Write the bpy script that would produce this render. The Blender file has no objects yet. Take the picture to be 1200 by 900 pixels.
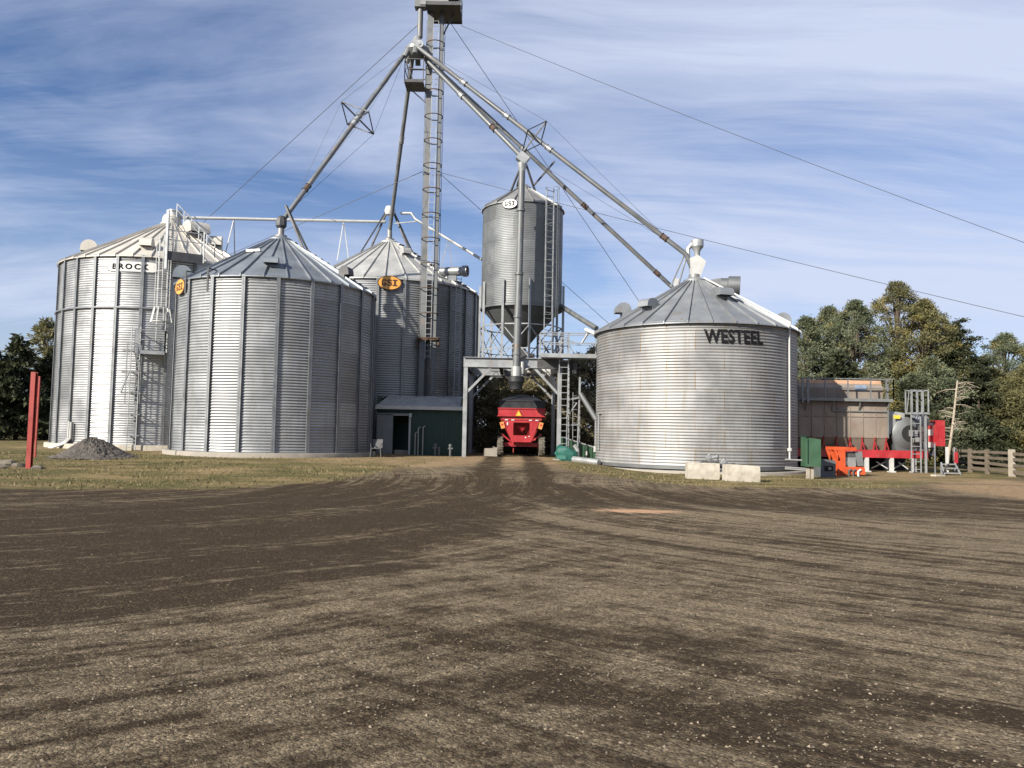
import bpy, math, random
import numpy as np
from mathutils import Vector, Matrix
V = Vector
random.seed(7)
RNG = np.random.default_rng(7)
scene = bpy.context.scene
col = scene.collection
PI = math.pi

# ------------------------------------------------------------------ camera model (photo measured on a 1200 x 900 grid)
F = 924.0
CAM = V((0, 0, 1.65))
PITCH, ROLL = math.radians(3.45), math.radians(1.08)
_r0, _f = V((1, 0, 0)), V((0, math.cos(PITCH), math.sin(PITCH)))
_u0 = V((0, -math.sin(PITCH), math.cos(PITCH)))
RGT = _r0 * math.cos(ROLL) + _u0 * math.sin(ROLL)
UP = _u0 * math.cos(ROLL) - _r0 * math.sin(ROLL)
def ray(px, py): return _f + RGT * ((px - 600) / F) - UP * ((py - 450) / F)
def at(px, py, Y):
    d = ray(px, py); return CAM + d * (Y / d.y)
def proj(P):
    d = V(P) - CAM; w = d.dot(_f)
    return 600 + F * d.dot(RGT) / w, 450 - F * d.dot(UP) / w
def sstep(a, b, x):
    t = max(0.0, min(1.0, (x - a) / (b - a))); return t * t * (3 - 2 * t)
def gz(x, y):
    """height of the ground: the yard is flat, the bins on the left stand on a low rise"""
    return 0.36 * sstep(19, 33, y) * (1 - 0.85 * sstep(1.5, 6.5, x)) if y < 140 else 0.36
def ground(px, Y):
    x = (px - 600) / F * Y
    for _ in range(6):
        p = proj((x, Y, gz(x, Y))); x += (px - p[0]) * Y / F
    return V((x, Y, gz(x, Y)))
def hit_cyl(px, py, cx, cy, R):
    d = ray(px, py); ox, oy = CAM.x - cx, CAM.y - cy
    a = d.x**2 + d.y**2; b = 2 * (ox * d.x + oy * d.y); c = ox**2 + oy**2 - R * R
    disc = b * b - 4 * a * c
    t = (-b - math.sqrt(max(0, disc))) / (2 * a)
    return CAM + d * t
def hit_cone(px, py, cx, cy, R, ze, za):
    d = ray(px, py); k = (za - ze) / R
    prev = None
    for i in range(4000):
        t = 20 + i * 0.01; P = CAM + d * t
        if P.z - (za - k * math.hypot(P.x - cx, P.y - cy)) < 0: return P
    return None
def nrm(a): return V((math.sin(a), -math.cos(a), 0))
def tan_(a): return V((math.cos(a), math.sin(a), 0))
def azim(P, cx, cy): return math.atan2(P.x - cx, -(P.y - cy))

# ------------------------------------------------------------------ mesh builder
ORG = {}
class MB:
    def __init__(s): s.v = []; s.f = []
    def add(s, vs, fs):
        n = len(s.v); s.v += [tuple(p) for p in vs]; s.f += [tuple(i + n for i in q) for q in fs]; return s
    def hexa(s, p):   # 8 points: bottom 4 ccw, top 4 ccw
        return s.add(p, [(3, 2, 1, 0), (4, 5, 6, 7), (0, 1, 5, 4), (1, 2, 6, 5), (2, 3, 7, 6), (3, 0, 4, 7)])
    def box(s, c, size, X=V((1, 0, 0)), Y=V((0, 1, 0)), Z=V((0, 0, 1))):
        c = V(c); a, b, d = X * size[0] / 2, Y * size[1] / 2, Z * size[2] / 2
        return s.hexa([c - a - b - d, c + a - b - d, c + a + b - d, c - a + b - d, c - a - b + d, c + a - b + d, c + a + b + d, c - a + b + d])
    def frame(s, p0, p1):
        z = (V(p1) - V(p0)).normalized()
        h = V((0, 0, 1)) if abs(z.z) < 0.95 else V((0, 1, 0))
        x = z.cross(h).normalized(); return x, z.cross(x).normalized(), z
    def bar(s, p0, p1, w, h=None):
        p0, p1 = V(p0), V(p1); x, y, z = s.frame(p0, p1)
        return s.box((p0 + p1) / 2, (w, h or w, (p1 - p0).length), x, y, z)
    def ibeam(s, p0, p1, w, h, t=0.02):
        """I section; h along the frame's second axis (vertical for horizontal beams)"""
        p0, p1 = V(p0), V(p1); x, y, z = s.frame(p0, p1); L = (p1 - p0).length; c = (p0 + p1) / 2
        s.box(c + y * (h / 2 - t / 2), (w, t, L), x, y, z); s.box(c - y * (h / 2 - t / 2), (w, t, L), x, y, z)
        return s.box(c, (t, h - 2 * t, L), x, y, z)
    def cyl(s, p0, p1, r0, r1=None, n=12, caps=True):
        p0, p1 = V(p0), V(p1); r1 = r0 if r1 is None else r1; x, y, z = s.frame(p0, p1)
        vs = []
        for p, r in ((p0, r0), (p1, r1)):
            for i in range(n):
                a = 2 * PI * i / n; vs.append(p + x * (math.cos(a) * r) + y * (math.sin(a) * r))
        fs = [(i, (i + 1) % n, n + (i + 1) % n, n + i) for i in range(n)]
        if caps: fs += [tuple(range(n))[::-1], tuple(range(n, 2 * n))]
        return s.add(vs, fs)
    def tube(s, pts, r, n=8):
        pts = [V(p) for p in pts]
        rs = r if isinstance(r, (list, tuple)) else [r] * len(pts)
        vs = []; px = None
        for i, p in enumerate(pts):
            d = (pts[min(i + 1, len(pts) - 1)] - pts[max(i - 1, 0)]).normalized()
            if px is None: px, _, _ = s.frame(V((0, 0, 0)), d)
            px = (px - d * px.dot(d)).normalized(); py = d.cross(px)
            for k in range(n):
                a = 2 * PI * k / n; vs.append(p + px * (math.cos(a) * rs[i]) + py * (math.sin(a) * rs[i]))
        fs = []
        for i in range(len(pts) - 1):
            for k in range(n): fs.append((i * n + k, i * n + (k + 1) % n, (i + 1) * n + (k + 1) % n, (i + 1) * n + k))
        fs += [tuple(range(n))[::-1], tuple(range((len(pts) - 1) * n, len(pts) * n))]
        return s.add(vs, fs)
    def ring(s, c, R, r, n=20, a0=0, a1=2 * PI, axis=V((0, 0, 1)), m=6):
        x, y, z = s.frame(V((0, 0, 0)), axis)
        pts = [V(c) + x * (R * math.cos(a0 + (a1 - a0) * i / n)) + y * (R * math.sin(a0 + (a1 - a0) * i / n)) for i in range(n + 1)]
        return s.tube(pts, r, m)
    def lathe(s, prof, c, n=32, axis=None):
        x, y, z = (V((1, 0, 0)), V((0, 1, 0)), V((0, 0, 1))) if axis is None else s.frame(V((0, 0, 0)), axis)
        c = V(c); vs = []
        for r, h in prof:
            for i in range(n):
                a = 2 * PI * i / n; vs.append(c + x * (math.cos(a) * r) + y * (math.sin(a) * r) + z * h)
        fs = []
        for j in range(len(prof) - 1):
            for i in range(n): fs.append((j * n + i, j * n + (i + 1) % n, (j + 1) * n + (i + 1) % n, (j + 1) * n + i))
        return s.add(vs, fs)
    def prism(s, pts, vec):
        pts = [V(p) for p in pts]; n = len(pts); vec = V(vec)
        return s.add(pts + [p + vec for p in pts], [tuple(range(n))[::-1], tuple(range(n, 2 * n))] + [(i, (i + 1) % n, n + (i + 1) % n, n + i) for i in range(n)])
    def ladder(s, p0, p1, side, w=0.42, step=0.3, r=0.018):
        p0, p1, side = V(p0), V(p1), V(side).normalized() * (w / 2)
        s.bar(p0 - side, p1 - side, r * 2); s.bar(p0 + side, p1 + side, r * 2)
        L = (p1 - p0).length; k = int(L / step)
        for i in range(k):
            q = p0.lerp(p1, (i + 0.5) / k); s.bar(q - side, q + side, r * 1.4)
        return s
    def cage(s, p0, p1, side, out, w=0.7, step=1.0, r=0.016):
        p0, p1, side, out = V(p0), V(p1), V(side).normalized(), V(out).normalized()
        angs = [PI * i / 10 for i in range(11)]
        def hp(q, a): return q + side * (w / 2 * math.cos(a)) + out * (w * 0.95 * math.sin(a))
        L = (p1 - p0).length; k = max(1, round(L / step))
        for i in range(k + 1):
            q = p0.lerp(p1, i / k); s.tube([hp(q, a) for a in angs], r, 5)
        for a in angs[1::2]: s.bar(hp(p0, a), hp(p1, a), r * 1.6)
        return s
    def rail(s, pts, h=1.05, r=0.022, posts=True, mid=True):
        pts = [V(p) for p in pts]; z = V((0, 0, h))
        for a, b in zip(pts, pts[1:]):
            s.bar(a + z, b + z, r * 2)
            if mid: s.bar(a + z * 0.55, b + z * 0.55, r * 1.7)
            k = max(1, round((b - a).length / 1.2))
            if posts:
                for i in range(k + 1):
                    q = a.lerp(b, i / k); s.bar(q, q + z, r * 2)
        return s
    def build(s, name, m, parent=None, origin=None, smooth=35, attr=None):
        o_ = ORG.get(parent.name, V((0, 0, 0))) if parent else V(origin or (0, 0, 0))
        me = bpy.data.meshes.new(name)
        me.from_pydata([(p[0] - o_.x, p[1] - o_.y, p[2] - o_.z) for p in s.v], [], s.f)
        me.materials.append(m)
        if smooth:
            me.polygons.foreach_set('use_smooth', [True] * len(me.polygons)); me.set_sharp_from_angle(angle=math.radians(smooth))
        me.update()
        ob = bpy.data.objects.new(name, me); col.objects.link(ob)
        if parent: ob.parent = parent
        else: ob.location = o_
        ORG[ob.name] = o_
        return ob
def tag(o, label, cat, group=None, kind=None):
    o['label'] = label; o['category'] = cat
    if group: o['group'] = group
    if kind: o['kind'] = kind
    return o
def thing(name, loc, label, cat, group=None):
    o = bpy.data.objects.new(name, None); col.objects.link(o); o.location = loc; o.empty_display_size = 0.3
    ORG[o.name] = V(loc); return tag(o, label, cat, group)
def raw_mesh(name, verts, nper, m, parent=None, origin=None, attrs=None, smooth=False):
    """verts (N*nper,3) numpy -> N separate polygons"""
    o_ = ORG.get(parent.name, V((0, 0, 0))) if parent else V(origin or (0, 0, 0))
    verts = np.asarray(verts, np.float32) - np.array(o_, np.float32)
    n = len(verts) // nper
    me = bpy.data.meshes.new(name)
    me.vertices.add(len(verts)); me.vertices.foreach_set('co', verts.ravel())
    me.loops.add(len(verts)); me.loops.foreach_set('vertex_index', np.arange(len(verts), dtype=np.int32))
    me.polygons.add(n); me.polygons.foreach_set('loop_start', np.arange(0, len(verts), nper, dtype=np.int32))
    for k, arr in (attrs or {}).items():
        a = me.attributes.new(k, 'FLOAT', 'FACE'); a.data.foreach_set('value', np.asarray(arr, np.float32))
    me.materials.append(m); me.update(calc_edges=True); me.validate()
    ob = bpy.data.objects.new(name, me); col.objects.link(ob)
    if parent: ob.parent = parent
    else: ob.location = o_
    ORG[ob.name] = o_
    return ob

# ------------------------------------------------------------------ materials
class NT:
    def __init__(s, m): s.t = m.node_tree; s.n = s.t.nodes; s.l = s.t.links
    def node(s, typ, **kw):
        n = s.n.new(typ)
        for k, v in kw.items():
            if k in n.inputs: n.inputs[k].default_value = v
            else: setattr(n, k, v)
        return n
    def link(s, a, b): s.l.new(a, b)
    def noise(s, vec, scale, detail=4, rough=0.55, dist=0.0):
        n = s.node('ShaderNodeTexNoise'); n.inputs['Scale'].default_value = scale; n.inputs['Detail'].default_value = detail
        n.inputs['Roughness'].default_value = rough; n.inputs['Distortion'].default_value = dist
        if vec is not None: s.link(vec, n.inputs['Vector'])
        return n.outputs['Fac']
    def ramp(s, fac, a, b, ca=0.0, cb=1.0):
        n = s.node('ShaderNodeMapRange'); n.clamp = True
        s.link(fac, n.inputs[0]); n.inputs[1].default_value = a; n.inputs[2].default_value = b; n.inputs[3].default_value = ca; n.inputs[4].default_value = cb
        return n.outputs[0]
    def mix(s, fac, a, b):
        n = s.node('ShaderNodeMix', data_type='RGBA')
        for sock, val in ((n.inputs[0], fac), (n.inputs[6], a), (n.inputs[7], b)):
            if hasattr(val, 'links') or isinstance(val, bpy.types.NodeSocket): s.link(val, sock)
            elif isinstance(val, (tuple, list)): sock.default_value = (*val[:3], 1)
            else: sock.default_value = val
        return n.outputs[2]
    def math(s, op, a, b=None, c=None):
        n = s.node('ShaderNodeMath', operation=op)
        for i, val in enumerate((a, b, c)):
            if val is None: continue
            if isinstance(val, bpy.types.NodeSocket): s.link(val, n.inputs[i])
            else: n.inputs[i].default_value = val
        return n.outputs[0]
    def attr(s, name): return s.node('ShaderNodeAttribute', attribute_name=name).outputs['Fac']
    def mapping(s, vec, scale=(1, 1, 1), rot=(0, 0, 0), loc=(0, 0, 0)):
        n = s.node('ShaderNodeMapping'); n.inputs['Scale'].default_value = scale; n.inputs['Rotation'].default_value = rot; n.inputs['Location'].default_value = loc
        s.link(vec, n.inputs['Vector']); return n.outputs[0]
def new_mat(name):
    m = bpy.data.materials.new(name); m.use_nodes = True
    t = NT(m); b = t.n['Principled BSDF']
    pos = t.node('ShaderNodeNewGeometry').outputs['Position']
    return m, t, b, pos
ALB = .74
def mat(name, base, rough=0.6, metal=0.0, var=0.25, scale=3.0, fine=40.0, dirt=None, dirt_amt=0.0, dirt_scale=(1.5, 1.5, 0.5), bump=0.0, spec=0.5, panel=0.0, rvar=0.12, seam=None):
    base = tuple(v * ALB for v in base); dirt = dirt and tuple(v * ALB for v in dirt); seam = seam and tuple(v * ALB for v in seam)
    m, t, b, pos = new_mat(name)
    n1 = t.noise(pos, scale, 4); n2 = t.noise(pos, fine, 2)
    v = t.math('ADD', t.ramp(n1, 0.3, 0.7, 1 - var, 1 + var * 0.6), t.ramp(n2, 0.3, 0.7, -var * 0.35, var * 0.35))
    if panel:
        v = t.math('MULTIPLY', v, t.math('ADD', t.math('MULTIPLY', t.attr('panel'), panel), 1 - panel * 0.5))
    vm = t.node('ShaderNodeVectorMath', operation='SCALE'); vm.inputs[0].default_value = base[:3]; t.link(v, vm.inputs['Scale'])
    c = vm.outputs[0]
    if dirt:
        d = t.noise(t.mapping(pos, dirt_scale), 1.6, 6, 0.65, 0.4)
        c = t.mix(t.ramp(d, 0.62 - 0.25 * dirt_amt, 0.78, 0, min(1, 0.5 + dirt_amt)), c, dirt)
    if seam: c = t.mix(t.math('MULTIPLY', t.attr('seam'), t.ramp(t.noise(t.mapping(pos, (3, 3, 1.2)), 1.5, 4), .35, .6, .25, 1)), c, seam)
    t.link(c, b.inputs['Base Color'])
    b.inputs['Metallic'].default_value = metal
    b.inputs['Specular IOR Level'].default_value = spec
    t.link(t.ramp(n1, 0.3, 0.7, max(0.05, rough - rvar), min(1, rough + rvar)), b.inputs['Roughness'])
    if bump:
        bn = t.node('ShaderNodeBump'); bn.inputs['Strength'].default_value = bump; bn.inputs['Distance'].default_value = 0.02
        t.link(n2, bn.inputs['Height']); t.link(bn.outputs[0], b.inputs['Normal'])
    return m
GALV = mat('galvanised_steel', (.345, .358, .372), .50, .5, .2, .8, 30, (.27, .26, .24), .4, (2.5, 2.5, .25), panel=.34, seam=(.16, .15, .145))
GALVW = mat('aged_galvanised_steel', (.35, .352, .35), .54, .45, .18, .9, 30, (.28, .25, .21), .38, (2.5, 2.5, .25), panel=.30, seam=(.30, .22, .14))
GALVB = mat('bright_galvanised_steel', (.47, .478, .485), .38, .55, .2, .7, 30, (.33, .31, .28), .2, (2.5, 2.5, .25), panel=.3)
GALVD = mat('weathered_dull_galvanised_steel', (.19, .20, .207), .55, .45, .15, 1.2, 40, (.17, .17, .16), .4, (2.5, 2.5, .3), panel=.25, seam=(.12, .12, .12))
STIFF = mat('stiffener_steel', (.25, .262, .275), .5, .4, .2, 2, 40, (.2, .16, .13), .3, (4, 4, .5))
ROOFG = mat('grey_roof_steel', (.27, .30, .33), .5, .5, .15, 1.0, 20, (.38, .37, .35), .25, (1.5, 1.5, 1.5))
ROOFW = mat('pale_roof_steel', (.52, .52, .50), .5, .35, .15, 1.0, 20, (.5, .47, .42), .25, (1.5, 1.5, 1.5))
ROOFC = mat('sunlit_cream_roof_steel', (.61, .575, .51), .55, .15, .15, 1.0, 20, (.58, .53, .45), .3, (1.5, 1.5, 1.5))  # cream white puts the sun's reflection on bare galvanised steel into the colour
ROOFX = mat('grey_roof_steel_rust_stained', (.30, .315, .33), .5, .45, .15, 1.0, 20, (.28, .21, .14), .25, (1.5, 1.5, .8))
PIPE = mat('spout_pipe_steel', (.17, .18, .187), .55, .3, .22, 1.5, 40, (.25, .17, .11), .35, (1.2, 1.2, 1.2))
WHITE = mat('white_painted_steel', (.56, .56, .54), .45, 0, .1, 3, 40, (.5, .42, .34), .15)
FRAME = mat('galvanised_frame_steel', (.38, .395, .405), .48, .4, .18, 2, 40, (.35, .27, .2), .25)
DARKST = mat('weathered_and_shaded_steel', (.09, .09, .095), .6, .3, .3, 3, 40)  # also colours the gantry cross beams, whose darkness imitates shade
RUSTY = mat('rusty_steel', (.11, .070, .050), .8, .2, .4, 6, 60)
RUSTSEAM = mat('seam_rust', (.46, .41, .34), .6, .3, .35, 2, 20, (.36, .24, .13), .45, (6, 6, 1.2))
CONC = mat('concrete', (.33, .30, .255), .9, 0, .18, 2.5, 50, (.28, .25, .2), .35, (1.5, 1.5, 1.5), bump=.3)
CONCW = mat('pale_cast_concrete', (.50, .455, .38), .95, 0, .22, 3, 50, (.26, .22, .17), .42, (2.5, 2.5, 1.6), bump=.5)
RED = mat('red_paint', (.43, .026, .034), .5, 0, .2, 2, 30, (.32, .11, .08), .32, (2, 2, 1.2))
REDD = mat('dusty_dark_red_paint', (.36, .03, .03), .55, 0, .25, 2, 30, (.3, .16, .1), .35)
REDP = mat('post_red_paint', (.33, .022, .014), .55, 0, .2, 2, 30, (.3, .06, .04), .3)
ORANGE = mat('orange_paint', (.62, .085, .02), .55, 0, .2, 3, 30, (.3, .12, .06), .4, (3, 3, 2))
BLACKT = mat('black_tarpaulin', (.018, .02, .024), .55, 0, .3, 3, 20, bump=.2)
RUBBER = mat('tyre_rubber', (.13, .115, .09), .9, 0, .3, 5, 50, bump=.4)
DARK = mat('dark_interior', (.012, .012, .012), .9, 0, .2)  # near-black colour standing for the shade inside vents and openings
GREENW = mat('dark_green_cladding', (.012, .045, .03), .5, .1, .15, 2, 30)
GREENP = mat('green_panel_paint', (.035, .095, .048), .5, .1, .15, 2, 30, (.07, .11, .07), .3)
TARPG = mat('green_tarpaulin', (.012, .11, .085), .6, 0, .25, 4, 30)
SHEDRF = mat('shed_roof_steel', (.58, .60, .61), .5, .4, .15, 1.5, 20, (.3, .27, .23), .2)
TAN = mat('dusty_tan_steel', (.30, .25, .205), .62, .15, .18, 1.0, 20, (.22, .15, .11), .5, (1.2, 1.2, .35))
RUSTTAN = mat('rusty_tan_steel', (.50, .30, .19), .65, .1, .2, 1.5, 20, (.40, .2, .1), .4, (1.5, 1.5, 1))
GREYP = mat('grey_machine_paint', (.22, .23, .23), .5, .2, .15, 2, 30, (.28, .26, .22), .3)
SILVER = mat('silver_duct_steel', (.46, .47, .465), .4, .5, .15, 2, 30)
GREYBOX = mat('dark_grey_plastic', (.11, .12, .13), .5, 0, .15)
YEL = mat('yellow_paint', (.75, .55, .05), .5, 0, .1)
AMBER = mat('amber_lens', (.75, .30, .10), .25, 0, .1)
SIGNO = mat('orange_sign_enamel', (.78, .38, .07), .4, 0, .08)
SIGNW = mat('white_sign_enamel', (.78, .77, .73), .4, 0, .08)
BLK = mat('black_sign_paint', (.014, .014, .016), .9, 0, .2, 3, 40, (.10, .10, .105), .25, (4, 4, 1.5), spec=.1)
BRN = mat('dark_brown_sign_paint', (.075, .02, .01), .5, 0, .1)
WOOD = mat('weathered_fence_wood', (.17, .135, .10), .85, 0, .25, 4, 40, (.2, .16, .12), .4, (3, 3, 3), bump=.3)
WOODP = mat('pale_wood_post', (.42, .37, .30), .85, 0, .2, 4, 40, bump=.3)
BARK = mat('bark', (.10, .075, .055), .95, 0, .35, 6, 40, bump=.6)
DEADW = mat('bleached_dead_wood', (.40, .34, .26), .9, 0, .25, 3, 30, bump=.3)
STONE = mat('fieldstone', (.17, .145, .11), .9, 0, .3, 4, 40, bump=.5)
HEAP = mat('crushed_stone_heap', (.11, .095, .08), .95, 0, .45, 4, 30, (.09, .08, .075), .4, (6, 6, 6), bump=.9)
BLUEST = mat('blue_sticker', (.25, .33, .45), .5)
CABLE = mat('guy_cable_steel', (.10, .10, .11), .6, .4, .1)

def leaf_mat(name, dark, light, gold=None):
    m, t, b, pos = new_mat(name)
    tint = t.attr('tint')
    n = t.noise(pos, 0.9, 3)
    f = t.math('ADD', t.math('MULTIPLY', tint, .75), t.ramp(n, .35, .65, -.1, .3))
    c = t.mix(t.math('MINIMUM', t.math('MAXIMUM', f, 0), 1), dark, light)
    if gold: c = t.mix(t.attr('gold'), c, gold)
    t.link(c, b.inputs['Base Color']); b.inputs['Roughness'].default_value = .65; b.inputs['Specular IOR Level'].default_value = .25
    tr = t.node('ShaderNodeBsdfTranslucent'); t.link(c, tr.inputs['Color'])
    mx = t.node('ShaderNodeMixShader'); mx.inputs[0].default_value = .34
    t.link(b.outputs[0], mx.inputs[1]); t.link(tr.outputs[0], mx.inputs[2]); t.link(mx.outputs[0], t.n['Material Output'].inputs['Surface'])
    return m
LSPR = leaf_mat('dark_spruce_needles', (.024, .032, .017), (.080, .088, .044))
LCED = leaf_mat('dry_cedar_foliage', (.12, .108, .062), (.42, .365, .225))
LPIN = leaf_mat('blue_green_pine_needles', (.058, .078, .044), (.225, .24, .145), (.25, .19, .05))
LOLV = leaf_mat('olive_autumn_leaves', (.064, .068, .030), (.235, .215, .10), (.30, .235, .07))
GRASSM = leaf_mat('grass_blades', (.065, .074, .028), (.19, .16, .075), (.31, .245, .14))

# ------------------------------------------------------------------ ground
def ground_mat():
    m, t, b, pos = new_mat('yard_ground')
    grass, dark, dirt = t.attr('grass'), t.attr('dark'), t.attr('dirt')
    sep = t.node('ShaderNodeSeparateXYZ'); t.link(pos, sep.inputs[0]); X, Y = sep.outputs[0], sep.outputs[1]
    def polar(cx, cy, kr, ka, seed):
        dx = t.math('SUBTRACT', X, cx); dy = t.math('SUBTRACT', Y, cy)
        r = t.math('SQRT', t.math('ADD', t.math('MULTIPLY', dx, dx), t.math('MULTIPLY', dy, dy)))
        a = t.math('ARCTAN2', dy, dx)
        cm = t.node('ShaderNodeCombineXYZ'); t.link(t.math('MULTIPLY', r, kr), cm.inputs[0]); t.link(t.math('MULTIPLY', a, ka), cm.inputs[1]); cm.inputs[2].default_value = seed
        return cm.outputs[0]
    nl = t.noise(polar(-16, 24, 1.0, .8, 3.1), 1.0, 7, .62, .5)
    nl2 = t.noise(polar(-16, 24, 2.7, 1.3, 8.1), 1.0, 5, .6, .3)
    nr = t.noise(polar(16, 24, 1.0, .8, 5.7), 1.0, 7, .62, .5)
    nr2 = t.noise(polar(16, 24, 2.6, 1.3, 1.7), 1.0, 5, .6, .3)
    big = t.noise(pos, .28, 5, .6)
    med = t.noise(t.mapping(pos, (1, 1.5, 1)), 1.7, 6, .65)
    side = t.ramp(X, -3, 3)
    nl3 = t.noise(polar(-16, 24, 7.5, 2.2, 2.2), 1.0, 5, .6, .4); nr3 = t.noise(polar(16, 24, 6.5, 2.2, 4.4), 1.0, 5, .6, .4)
    st3 = t.math('ADD', t.math('MULTIPLY', t.math('SUBTRACT', 1.0, side), nl3), t.math('MULTIPLY', side, nr3))
    stre = t.math('ADD', t.math('MULTIPLY', t.math('SUBTRACT', 1.0, side), t.math('ADD', t.math('MULTIPLY', nl, .65), t.math('MULTIPLY', nl2, .35))),
                  t.math('MULTIPLY', side, t.math('ADD', t.math('MULTIPLY', nr, .65), t.math('MULTIPLY', nr2, .35))))
    k = t.math('ADD', t.math('MULTIPLY', t.math('MULTIPLY', t.math('SUBTRACT', stre, .5), 4.2), t.ramp(Y, 22, 28, 1, .25)), t.math('ADD', t.math('MULTIPLY', t.math('SUBTRACT', big, .5), 1.0), t.math('MULTIPLY', t.math('SUBTRACT', med, .5), 2.9)))
    k = t.math('ADD', t.math('MULTIPLY', t.math('SUBTRACT', t.noise(pos, 7.5, 5, .7), .5), 1.7), k); k = t.math('ADD', k, t.math('MULTIPLY', t.math('MULTIPLY', t.math('SUBTRACT', st3, .5), 3.4), t.ramp(Y, 22, 28, 1, .25))); k = t.math('ADD', k, t.math('ADD', dark, .17))
    kd = t.ramp(k, .0, .95)
    fine = t.noise(pos, 26, 5, .7); grit = t.noise(pos, 110, 3, .6)
    vor = t.node('ShaderNodeTexVoronoi', feature='F1'); vor.inputs['Scale'].default_value = 55; t.link(pos, vor.inputs['Vector'])
    cellc = t.node('ShaderNodeSeparateColor'); t.link(vor.outputs['Color'], cellc.inputs[0])
    soil = t.mix(t.ramp(fine, .3, .7), (.036, .0258, .0172), (.074, .0545, .0375))
    grav = t.mix(t.ramp(fine, .32, .68), (.140, .112, .078), (.32, .266, .192))
    grav = t.mix(t.math('MULTIPLY', t.ramp(cellc.outputs[0], .72, .95), .55), grav, (.56, .475, .35))
    grav = t.mix(t.math('MULTIPLY', t.ramp(cellc.outputs[1], .70, .92), .75), grav, (.05, .042, .032))
    soil = t.mix(t.math('MULTIPLY', t.ramp(cellc.outputs[2], .86, .98), .5), soil, (.24, .19, .13))
    c = t.mix(kd, grav, soil)
    # scattered straw and grain husks
    straw = t.math('MULTIPLY', t.ramp(t.noise(t.mapping(pos, (1, 2.2, 1)), 38, 3, .7), .60, .70), t.ramp(t.noise(pos, 1.1, 4), .36, .60))
    c = t.mix(t.math('MULTIPLY', straw, .7), c, (.50, .42, .27))
    # bare tan dirt beside the road and round the bins
    edge = t.noise(pos, 1.3, 6, .65); e2 = t.math('MULTIPLY', t.math('SUBTRACT', edge, .5), 1.6)
    dm = t.ramp(t.math('ADD', dirt, t.math('MULTIPLY', e2, .7)), .3, .75)
    dcol = t.mix(t.ramp(t.noise(pos, 5, 5, .65), .3, .7), (.24, .17, .11), (.42, .32, .21))
    c = t.mix(dm, c, dcol)
    # turf
    gm = t.ramp(t.math('ADD', grass, t.math('MULTIPLY', e2, 1.1)), -.15, .45)
    gcol = t.mix(t.ramp(t.noise(t.mapping(pos, (.5, 1, 1)), .75, 5, .65), .44, .68), (.088, .093, .036), (.34, .255, .145))
    gcol = t.mix(t.ramp(t.noise(pos, 9, 5, .7), .38, .72, 0, .45), gcol, (.40, .31, .185))
    c = t.mix(gm, c, gcol)
    # spilled pale orange grain
    dx = t.math('DIVIDE', t.math('SUBTRACT', X, 2.75), 1.05); dy = t.math('DIVIDE', t.math('SUBTRACT', Y, 16.9), .42)
    rr = t.math('SQRT', t.math('ADD', t.math('MULTIPLY', dx, dx), t.math('MULTIPLY', dy, dy)))
    sp = t.ramp(t.math('ADD', rr, t.math('MULTIPLY', t.math('SUBTRACT', t.noise(t.mapping(pos, (1, 2, 1)), 3.5, 5, .7), .5), 2.0)), .55, 1.05, 1, 0)
    c = t.mix(sp, c, (.55, .36, .24))
    vm = t.node('ShaderNodeVectorMath', operation='MULTIPLY'); t.link(c, vm.inputs[0]); vm.inputs[1].default_value = (.79, .755, .69); c = vm.outputs[0]
    t.link(c, b.inputs['Base Color']); b.inputs['Roughness'].default_value = .95; b.inputs['Specular IOR Level'].default_value = .1
    h = t.math('ADD', t.math('MULTIPLY', fine, 1.0), t.math('ADD', t.math('MULTIPLY', vor.outputs['Distance'], -.35), t.math('ADD', t.math('MULTIPLY', grit, .35), t.math('ADD', t.math('MULTIPLY', med, 1.6), t.math('MULTIPLY', st3, 3.0)))))
    bn = t.node('ShaderNodeBump'); bn.inputs['Strength'].default_value = 1.0; bn.inputs['Distance'].default_value = .035
    t.link(h, bn.inputs['Height']); t.link(bn.outputs[0], b.inputs['Normal'])
    return m

LB = [(-60, 19.4), (-12, 19.6), (-7.3, 20.6), (-5.15, 23.6), (-3.9, 28.5), (-2.9, 33), (-2.6, 36), (-2.4, 60)]   # left edge of the gravel (x, y)
def left_grass(x, y):
    if y > 36: return min(2.0, (-2.6 - x))
    best = 9e9
    for (x0, y0), (x1, y1) in zip(LB, LB[1:]):
        dx, dy = x1 - x0, y1 - y0; s = max(0, min(1, ((x - x0) * dx + (y - y0) * dy) / (dx * dx + dy * dy)))
        d = math.hypot(x - x0 - s * dx, y - y0 - s * dy); best = min(best, d)
    # inside = above / left of the polyline
    yb = None
    for (x0, y0), (x1, y1) in zip(LB, LB[1:]):
        if x0 <= x <= x1: yb = y0 + (y1 - y0) * (x - x0) / (x1 - x0); break
    if x < -60: yb = 19.4
    inside = yb is not None and y > yb
    return best if inside else -best
RBv = [(1.9, 40), (1.95, 30), (3.1, 27.4), (5.6, 25.6), (8.5, 24.7), (11, 24.9), (13, 26.5), (16, 29.5), (22, 34), (60, 40)]
def right_grass(x, y):
    best = 9e9; yb = None
    for (x0, y0), (x1, y1) in zip(RBv, RBv[1:]):
        dx, dy = x1 - x0, y1 - y0; s = max(0, min(1, ((x - x0) * dx + (y - y0) * dy) / (dx * dx + dy * dy)))
        best = min(best, math.hypot(x - x0 - s * dx, y - y0 - s * dy))
        if x0 <= x <= x1 and yb is None: yb = y0 + (y1 - y0) * (x - x0) / (x1 - x0)
    if x > 60: yb = 40
    return best if (yb is not None and y > yb) else -best
BND = [(.9, 42), (.9, 24), (.4, 14.7), (-1.0, 9.8), (-2.4, 7.4), (-4.2, 6.0), (-9, 4.6), (-40, 3.0)]
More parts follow.
